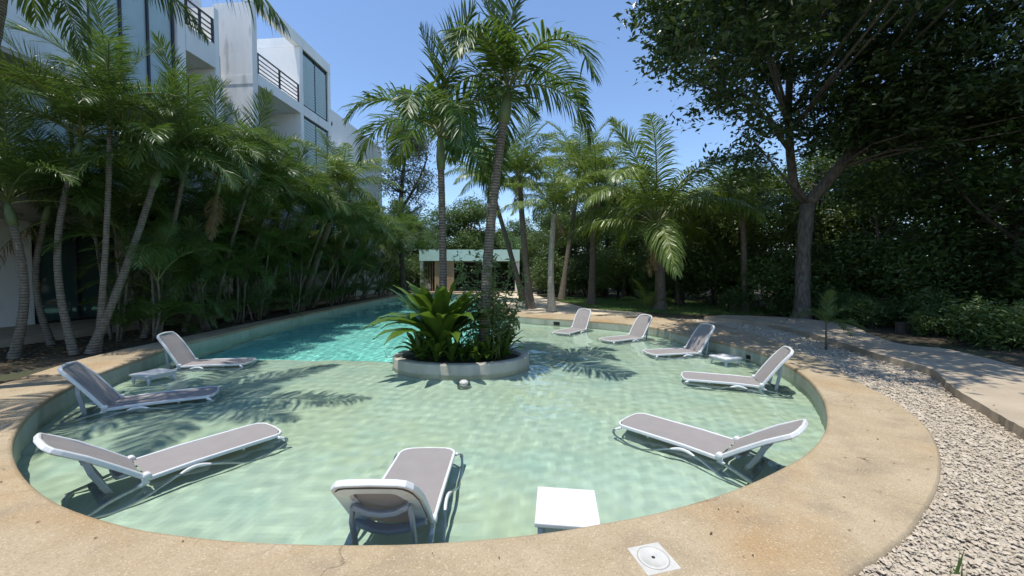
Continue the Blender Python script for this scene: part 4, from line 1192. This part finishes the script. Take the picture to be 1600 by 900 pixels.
# ---------------------------------------------------------------- loungers
HX = 1.28
def lounger_parts():
    P = {}
    w, zs = 0.30, 0.375
    rail = []
    rail += [V3((HX + 0.03, w, zs - 0.01)), V3((0.9, w, zs + 0.004)), V3((0.5, w, zs)), V3((0.13, w, zs - 0.005))]
    for a in (30, 60, 90):
        rail.append(V3((0.13 - 0.11 * math.sin(R(a)), w - 0.11 + 0.11 * math.cos(R(a)), zs - 0.008)))
    rail += [V3((0.0, 0.0, zs - 0.012))]
    full = rail + [V3((p.x, -p.y, p.z)) for p in rail[:-1][::-1]]
    mb = MB().tube(full, 1.0, prof=rrect(0.0145, 0.022, 0.7), smooth=False)
    for s in (-1, 1):   # rails running on behind the hinge
        mb.tube([V3((HX - 0.02, s * 0.295, zs - 0.03)), V3((1.5, s * 0.305, 0.20)), V3((1.70, s * 0.325, 0.045))], [1, 0.9, 0.7], prof=rrect(0.02, 0.032, 0.6), smooth=False)
    for x in (0.45, 0.95): mb.tube([V3((x, -w + 0.01, zs - 0.035)), V3((x, w - 0.01, zs - 0.035))], 0.014, n=6)
    mb.tube([V3((1.69, -0.325, 0.05)), V3((1.74, -0.2, 0.04)), V3((1.75, 0, 0.04)), V3((1.74, 0.2, 0.04)), V3((1.69, 0.325, 0.05))], 0.02, n=7)
    P['seat_frame'] = mb.mesh('seat_frame', M['white_pl'])
    vs = []; nx, ny = 14, 6
    for i in range(nx + 1):
        for j in range(ny + 1):
            x = 0.015 + (HX - 0.03) * i / nx
            ww = w - 0.015
            if x < 0.13: ww = ww - 0.11 + math.sqrt(max(0, 0.11 ** 2 - (0.13 - x) ** 2)) * 0.98
            y = -ww + 2 * ww * j / ny
            vs.append((x, y, zs + 0.012 - 0.016 * math.sin(math.pi * j / ny) * math.sin(math.pi * min(1, i / nx + 0.05))))
    P['seat_sling'] = MB().add(vs, [(i * (ny + 1) + j, (i + 1) * (ny + 1) + j, (i + 1) * (ny + 1) + j + 1, i * (ny + 1) + j + 1) for i in range(nx) for j in range(ny)], True).mesh('seat_sling', M['sling'])
    for s, nm in ((1, 'l'), (-1, 'r')):
        pts = [(0.10, .318, .352), (0.035, .345, .315), (0.02, .37, .25), (0.07, .385, .155), (.19, .39, .065), (.34, .39, .025), (.50, .388, .07), (.64, .38, .20), (.76, .365, .305), (.88, .352, .352), (1.0, .352, .335), (1.12, .362, .255), (1.26, .38, .14), (1.40, .388, .05), (1.54, .385, .024), (1.66, .365, .028), (1.72, .335, .04)]
        fine = catmull([(x, s * y, z) for x, y, z in pts], per=3)
        P['runner' + nm] = MB().tube(fine, 1.0, prof=rrect(0.0145, 0.018, 0.8), smooth=True).mesh('runner', M['white_pl'])
    # backrest in its own frame: +x up the back, z = front face
    BL = 0.80
    out = [V3((0.0, 0.292, 0)), V3((0.25, 0.292, 0.006)), V3((0.5, 0.287, 0.004)), V3((BL - 0.13, 0.272, -0.012))]
    for a in (30, 60, 90): out.append(V3((BL - 0.13 + 0.12 * math.sin(R(a)), 0.272 - 0.10 + 0.10 * math.cos(R(a)), -0.02)))
    out.append(V3((BL + 0.006, 0, -0.022)))
    full = out + [V3((p.x, -p.y, p.z)) for p in out[:-1][::-1]]
    mb = MB().tube(full, 1.0, prof=rrect(0.0165, 0.023, 0.6), smooth=False)
    P['back_frame'] = mb.mesh('backrest', M['white_pl'])
    # rim plate on the back around the sling
    def rimpt(inset, z):
        l = []
        for p in full:
            x = max(0.04, min(p.x, BL - 0.0) - (inset if p.x > 0.5 else 0)); y = p.y * (1 - inset / 0.29)
            l.append(V3((x, y, p.z + z)))
        return l
    mb = MB()
    A_, B_, C_ = rimpt(0.015, -0.03), rimpt(0.095, -0.028), rimpt(0.115, -0.008)
    n = len(full)
    vs = A_ + B_ + C_
    mb.add(vs, [(k * n + i, k * n + i + 1, (k + 1) * n + i + 1, (k + 1) * n + i) for k in range(2) for i in range(n - 1)], False)
    P['back_rim'] = mb.mesh('rim', M['white_pl'])
    vs = []
    for i in range(nx + 1):
        for j in range(ny + 1):
            x = 0.0 + (BL - 0.015) * i / nx
            ww = 0.275 - 0.02 * (x / BL) ** 2
            if x > BL - 0.13: ww = ww - 0.10 + math.sqrt(max(0, 0.10 ** 2 - ((x - BL + 0.13) * 0.10 / 0.12) ** 2))
            vs.append((x, -ww + 2 * ww * j / ny, 0.018 - 0.02 * math.sin(math.pi * j / ny) - 0.02 * (x / BL) ** 2))
    P['back_sling'] = MB().add(vs, [(i * (ny + 1) + j, (i + 1) * (ny + 1) + j, (i + 1) * (ny + 1) + j + 1, i * (ny + 1) + j + 1) for i in range(nx) for j in range(ny)], True).mesh('sling', M['sling'])
    P['hinge'] = MB().tube([V3((0, -0.035, 0)), V3((0, -0.03, 0)), V3((0, 0.03, 0)), V3((0, 0.035, 0))], [0.026, 0.034, 0.034, 0.026], n=14).mesh('hinge', M['white_pl'])
    return P
LP = lounger_parts()
def lounger(key, label, group=None):
    hx, hy, th, al = LOUNGE[key]
    root = empty('sun_lounger', (hx + math.cos(R(th)) * HX, hy + math.sin(R(th)) * HX, FZ + 0.004), R(th + 180))
    tag(root, label, 'sun lounger', group)
    put('seat_frame', LP['seat_frame'], root); put('seat_sling', LP['seat_sling'], root)
    put('runner', LP['runnerl'], root); put('runner', LP['runnerr'], root)
    ry = -R(al)
    b = put('backrest', LP['back_frame'], root, (HX, 0, 0.385), (0, ry, 0))
    put('sling', LP['back_sling'], b); put('rim', LP['back_rim'], b)
    for s in (-1, 1): put('hinge', LP['hinge'], root, (HX - 0.01, s * 0.295, 0.40))
    # stay holding the backrest: cross bar, two arms and a curved yoke
    def bk(d, y, off): return V3((HX + d * math.cos(R(al)) + off * math.sin(R(al)), y, 0.385 + d * math.sin(R(al)) - off * math.cos(R(al))))
    mb = MB()
    foot_x = 1.56 
    for s in (-1, 1):
        mb.tube([bk(0.46, s * 0.20, 0.035), bk(0.36, s * 0.215, 0.10), V3((foot_x - 0.06, s * 0.22, 0.30)), V3((foot_x, s * 0.225, 0.16))], 1.0, prof=rrect(0.014, 0.026, 0.6), smooth=False)
    mb.tube([bk(0.46, -0.2, 0.04), bk(0.40, -0.1, 0.06), bk(0.38, 0, 0.065), bk(0.40, 0.1, 0.06), bk(0.46, 0.2, 0.04)], 1.0, prof=rrect(0.03, 0.02, 0.6), smooth=False)
    mb.tube([V3((foot_x, -0.30, 0.155)), V3((foot_x, 0.30, 0.155))], 1.0, prof=rrect(0.03, 0.022, 0.6), smooth=False)
    mb.tube([bk(0.14, -0.27, 0.03), bk(0.11, -0.12, 0.075), bk(0.10, 0, 0.085), bk(0.11, 0.12, 0.075), bk(0.14, 0.27, 0.03)], 1.0, prof=rrect(0.045, 0.018, 0.6), smooth=False)
    mb.build('backrest_stay', M['grey_pl'], root)
    return root
lounger('A', 'white lounger with grey sling behind the low table by the left pool wall')
lounger('B', 'half-shaded white lounger with its nearer rail facing the sunlit water, before the low table')
lounger('C', 'sunlit white lounger with its raised back close to the wide left deck')
lounger('D', 'white lounger with its back turned, beside the plain square white table at the deck edge')
lounger('E', 'sunlit white lounger with a flatter backrest and exposed grey stay by the right deck')
lounger('F', 'white lounger in profile with a half-shaded backrest beside the right pool wall')
lounger('G', 'shaded white lounger with a dark grey back next to the small table by the gravel')
lounger('H', 'white lounger with dappled shade on its back between a shaded and a sunlit lounger')
lounger('I', 'sunlit white lounger farthest along the curved wall, next to the skimmer opening')

# ---------------------------------------------------------------- low tables in the water
def table(cx, cy_, rz, size, label, h=0.46):
    root = empty('side_table', (cx, cy_, FZ + 0.003), rz); tag(root, label, 'side table', 'low square tables standing in the pool')
    MB().box((0, 0, h - 0.018), (size, size, 0.036), bev=0.008).build('table_top', M['white_pl'], root)
    a = size / 2 - 0.05
    mb = MB()
    for s in (-1, 1):
        mb.box((0, s * (a + 0.005), h - 0.066), (size - 0.15, 0.018, 0.058)); mb.box((s * (a + 0.005), 0, h - 0.066), (0.018, size - 0.15, 0.058))
    mb.build('apron', M['white_pl'], root)
    for sx in (-1, 1):
        for sy in (-1, 1):
            MB().tube([(sx * a, sy * a, h - 0.037), (sx * (a + 0.008), sy * (a + 0.008), h * 0.5), (sx * (a + 0.012), sy * (a + 0.012), 0.0)], [0.030, 0.024, 0.019], n=10).build('leg', M['white_pl'], root)
tz = FZ + 0.46
def quad_table(c, size, label):
    P_ = [at(x, y, tz) for x, y in c]
    ctr = sum(P_, V3()) / 4
    e = (P_[1] - P_[0])
    table(ctr.x, ctr.y, math.atan2(e.y, e.x), size, label)
quad_table([(841, 764), (931, 770), (938, 818), (833, 815)], 0.50, 'plain square white table in full sun at the near deck edge')
quad_table([(1106, 554), (1136, 551.5), (1162, 559.6), (1131, 563)], 0.48, 'small white table between two loungers by the right pool wall')
quad_table([(200, 585.6), (234, 589), (275.6, 578), (247.5, 574)], 0.50, 'low white table half in shade between two loungers on the left')

# ---------------------------------------------------------------- skimmer lid, openings, box
c4 = [at(x, y, 0.004) for x, y in [(978, 857), (1028, 847), (1066, 886), (1013, 898)]]
cen = sum(c4, V3()) / 4
e = c4[1] - c4[0]
sk = empty('access_cover', (cen.x, cen.y, 0.0), math.atan2(e.y, e.x))
tag(sk, 'square off-white access lid with a round cover set in the deck', 'access lid')
sl = 0.5 * ((c4[1] - c4[0]).length + (c4[2] - c4[1]).length)
MB().box((0, 0, -0.003), (sl, sl, 0.012), bev=0.003).build('plate', M['lid'], sk)
cv = MB().lathe([(sl * 0.41, 0.010), (sl * 0.41, 0.0135), (sl * 0.405, 0.0155), (sl * 0.34, 0.0155), (sl * 0.335, 0.0145), (sl * 0.05, 0.0145)], n=40).build('cover', M['lid'], sk, (0, 0, -0.009))
MB().lathe([(sl * 0.43, 0.0121), (sl * 0.41, 0.0124)], n=40).build('seam', M['mortar'], cv)
MB().lathe([(0.0, 0.0143), (sl * 0.055, 0.0143)], n=16).build('hole', M['black'], cv)

def opening(px, py, w, h, label):
    z = -0.21
    p = at(px, py, z)
    j = min(range(len(INNER)), key=lambda i: (INNER[i] - V3((p.x, p.y, 0))).length)
    t = (INNER[(j + 1) % len(INNER)] - INNER[j - 1]).normalized()
    r = empty('skimmer_opening', (INNER[j].x, INNER[j].y, z), math.atan2(t.y, t.x)); tag(r, label, 'skimmer')
    MB().b2(-w / 2, w / 2, -0.02, 0.012, h / 2, h / 2 + 0.03).b2(-w / 2, w / 2, -0.02, 0.012, -h / 2 - 0.03, -h / 2).b2(-w / 2 - 0.03, -w / 2, -0.02, 0.012, -h / 2 - 0.03, h / 2 + 0.03).b2(w / 2, w / 2 + 0.03, -0.02, 0.012, -h / 2 - 0.03, h / 2 + 0.03).build('frame', M['wall_pool'], r)
    MB().b2(-w / 2, w / 2, -0.02, 0.004, -h / 2, h / 2).build('mouth', M['black'], r)
opening(880, 504, 0.26, 0.14, 'dark skimmer slot in the far pool wall by the sunlit lounger')
opening(1186, 557, 0.16, 0.10, 'dark skimmer slot in the right pool wall behind the small table')

ub = at(1415, 520, -0.05)
bx = empty('utility_box', (ub.x, ub.y, -0.06)); tag(bx, 'low grey utility box standing among the shaded plants beyond the path', 'utility box')
MB().box((0, 0, 0.15), (0.36, 0.3, 0.30), bev=0.01).build('body', M['bark_dark'], bx)
MB().box((0, 0, 0.315), (0.40, 0.34, 0.03), bev=0.008).build('lid', M['bark_dark'], bx)

# ---------------------------------------------------------------- path slab
mb = MB()
v, f = fill_loops([PATH], PTH); mb.add(v, f)
n = len(PATH)
jag = [random.uniform(-0.012, 0.012) for _ in PATH]
low = [V3((p.x + random.uniform(-.02, .02), p.y + random.uniform(-.02, .02), -0.06)) for p in PATH]
hi = at_z(PATH, PTH)
vs = [tuple(p) for p in low] + [tuple(p) for p in hi]
mb.add(vs, [(i, (i + 1) % n, n + (i + 1) % n, n + i) for i in range(n)])
tag(mb.build('concrete_path', M['path']), kind='structure')

# ---------------------------------------------------------------- gravel, litter, grass
def pebbles(name, pts, sizes, mat, seed):
    g = np.random.default_rng(seed)
    base = np.array([[1, 0, 0], [-1, 0, 0], [0, 1, 0], [0, -1, 0], [0, 0, 1], [0, 0, -1], [.62, .62, .55], [-.62, .62, .55], [-.62, -.62, .55], [.62, -.62, .55]], float)
    F = np.array([[0, 6, 9], [6, 4, 9], [6, 2, 7], [7, 4, 6], [7, 1, 8], [8, 4, 7], [8, 3, 9], [9, 4, 8], [0, 2, 6], [2, 1, 7], [1, 3, 8], [3, 0, 9]])
    n = len(pts)
    a = g.uniform(0, 6.28, n); sc_ = sizes[:, None] * np.stack([g.uniform(0.8, 1.35, n), g.uniform(0.55, 0.95, n), g.uniform(0.4, 0.7, n)], 1)
    v = base[None] * (1 + g.normal(0, 0.13, (n, 10, 1))) * sc_[:, None, :]
    tl = g.normal(0, 0.35, n)
    y, z = v[..., 1].copy(), v[..., 2].copy()
    v[..., 1] = y * np.cos(tl)[:, None] - z * np.sin(tl)[:, None]; v[..., 2] = y * np.sin(tl)[:, None] + z * np.cos(tl)[:, None]
    x, y = v[..., 0].copy(), v[..., 1].copy()
    v[..., 0] = x * np.cos(a)[:, None] - y * np.sin(a)[:, None]; v[..., 1] = x * np.sin(a)[:, None] + y * np.cos(a)[:, None]
    v += pts[:, None, :]
    fi = (np.arange(n)[:, None, None] * 10 + F[None]).reshape(-1, 3)
    return np_mesh(name, v.reshape(-1, 3), [fi.astype(np.int32)], mat, smooth=False)
def scatter(loop, n, seed, dens=None):
    g = np.random.default_rng(seed)
    xs = [p[0] for p in loop]; ys = [p[1] for p in loop]
    x = g.uniform(min(xs), max(xs), n); y = g.uniform(min(ys), max(ys), n)
    k = inside(loop, x, y)
    if dens is not None: k &= g.uniform(0, 1, n) < dens(x, y)
    return x[k], y[k], g
x, y, g = scatter(GRAVEL, 560000, 11, lambda x, y: np.clip(1.2 - y / 8.0, 0.16, 1) * (np.hypot(x, y) < 18))
k = ~inside(PATH, x, y) & ~inside(OUTER, x, y) & (y > 0.2)
x, y = x[k], y[k]
sz = g.lognormal(math.log(0.0105), 0.38, len(x)) * (1 + 0.11 * np.clip(y - 3, 0, 9))
pz = -0.042 + g.uniform(0.004, 0.022, len(x))
gm = pebbles('gravel', np.stack([x, y, pz], 1), sz, M['stone'], 12)
tag(put('gravel', gm), 'white pebbles spread between the pool deck and the path', 'gravel', kind='stuff')

def litter_mesh(name, x, y, z, g, size, mat):
    n = len(x)
    c = np.stack([x, y, z], 1)
    a = g.uniform(0, 6.28, n); d = np.stack([np.cos(a), np.sin(a), g.normal(0, 0.15, n)], 1)
    w = np.stack([-np.sin(a), np.cos(a), g.normal(0, 0.25, n)], 1)
    l = size * g.uniform(0.5, 1.4, n)[:, None]
    up = np.array([0, 0, 1.0])
    V = np.stack([c - d * l * .5, c + w * l * .2 + up * l * .1, c + d * l * .5 + up * l * 0.06, c - w * l * .2 + up * l * .08], 1).reshape(-1, 3)
    b = np.arange(n)[:, None] * 4
    F = np.concatenate([b + np.array([[0, 1, 2]]), b + np.array([[0, 2, 3]])], 0).astype(np.int32)
    return np_mesh(name, V, [F], mat)
g = np.random.default_rng(21)
bed_l = [V3((-9.6, 6.0, 0)), V3((-9.75, 12, 0)), V3((-10.3, 24, 0)), V3((-10.5, 34, 0)), V3((-12, 34, 0)), V3((-12.6, 20, 0)), V3((-13.3, 6, 0))]
x, y, g = scatter(bed_l, 9000, 22)
lx, ly = [x], [y]
wood = [V3((8, 17, 0)), V3((13, 12.4, 0)), V3((18, 6, 0)), V3((24, 6, 0)), V3((24, 26, 0)), V3((8, 27, 0))]
x2, y2, g = scatter(wood, 16000, 23)
k = ~inside(PATH, x2, y2)
lx.append(x2[k]); ly.append(y2[k])
x = np.concatenate(lx); y = np.concatenate(ly)
tag(put('leaf_litter', litter_mesh('leaf_litter', x, y, np.full(len(x), -0.045), g, 0.10, M['litter'])), 'dry fallen leaves on the shaded soil', 'leaf litter', kind='stuff')
x, y, g = scatter([V3(p) for p in OUTER], 5200, 24)
k = ~inside(offset_loop(INNER, -0.06), x, y) & (y > 1.2)
x, y = x[k], y[k]
tag(put('deck_debris', litter_mesh('deck_debris', x, y, np.full(len(x), 0.006), g, 0.028, M['litter'])), 'tiny dry leaf scraps scattered on the deck', 'leaf scraps', kind='stuff')
x, y, g = scatter(PATH, 500, 25)
tag(put('path_debris', litter_mesh('path_debris', x, y, np.full(len(x), PTH + 0.006), g, 0.05, M['litter'])), 'dry leaves scattered on the concrete path', 'leaf scraps', kind='stuff')

def blades(name, x, y, z, g, h, w, mat):
    n = len(x)
    c = np.stack([x, y, np.full(n, z)], 1)
    a = g.uniform(0, 6.28, n); s_ = np.stack([np.cos(a), np.sin(a), np.zeros(n)], 1) * w
    hh = h * g.uniform(0.5, 1.4, n)
    ln = np.stack([g.normal(0, .35, n) * hh, g.normal(0, .35, n) * hh, hh], 1)
    V = np.stack([c - s_, c + s_, c + ln * 0.6 + s_ * .6, c + ln], 1).reshape(-1, 3)
    b = np.arange(n)[:, None] * 4
    return np_mesh(name, V, [np.concatenate([b + np.array([[0, 1, 2]]), b + np.array([[0, 2, 3]])], 0).astype(np.int32)], mat)
x, y, g = scatter(LAWN, 60000, 31)
tag(put('lawn_grass', blades('lawn_grass', x, y, -0.046, g, 0.07, 0.008, M['grass'])), 'short green grass of the lawn beyond the pool', 'grass', kind='stuff')
def tuft(px, py, n, h, label):
    p = at(px, py, -0.03)
    g = np.random.default_rng(int(px))
    o = put('grass_tuft', blades('grass_tuft', g.normal(0, .02, n), g.normal(0, .02, n), -0.01, g, h, 0.006, M['grass']), None, p)
    tag(o, label, 'grass')
tuft(1492, 899, 9, 0.16, 'thin grass tuft growing from the gravel near the deck edge')
tuft(1432, 566, 14, 0.2, 'grass tuft at the broken edge of the concrete path')
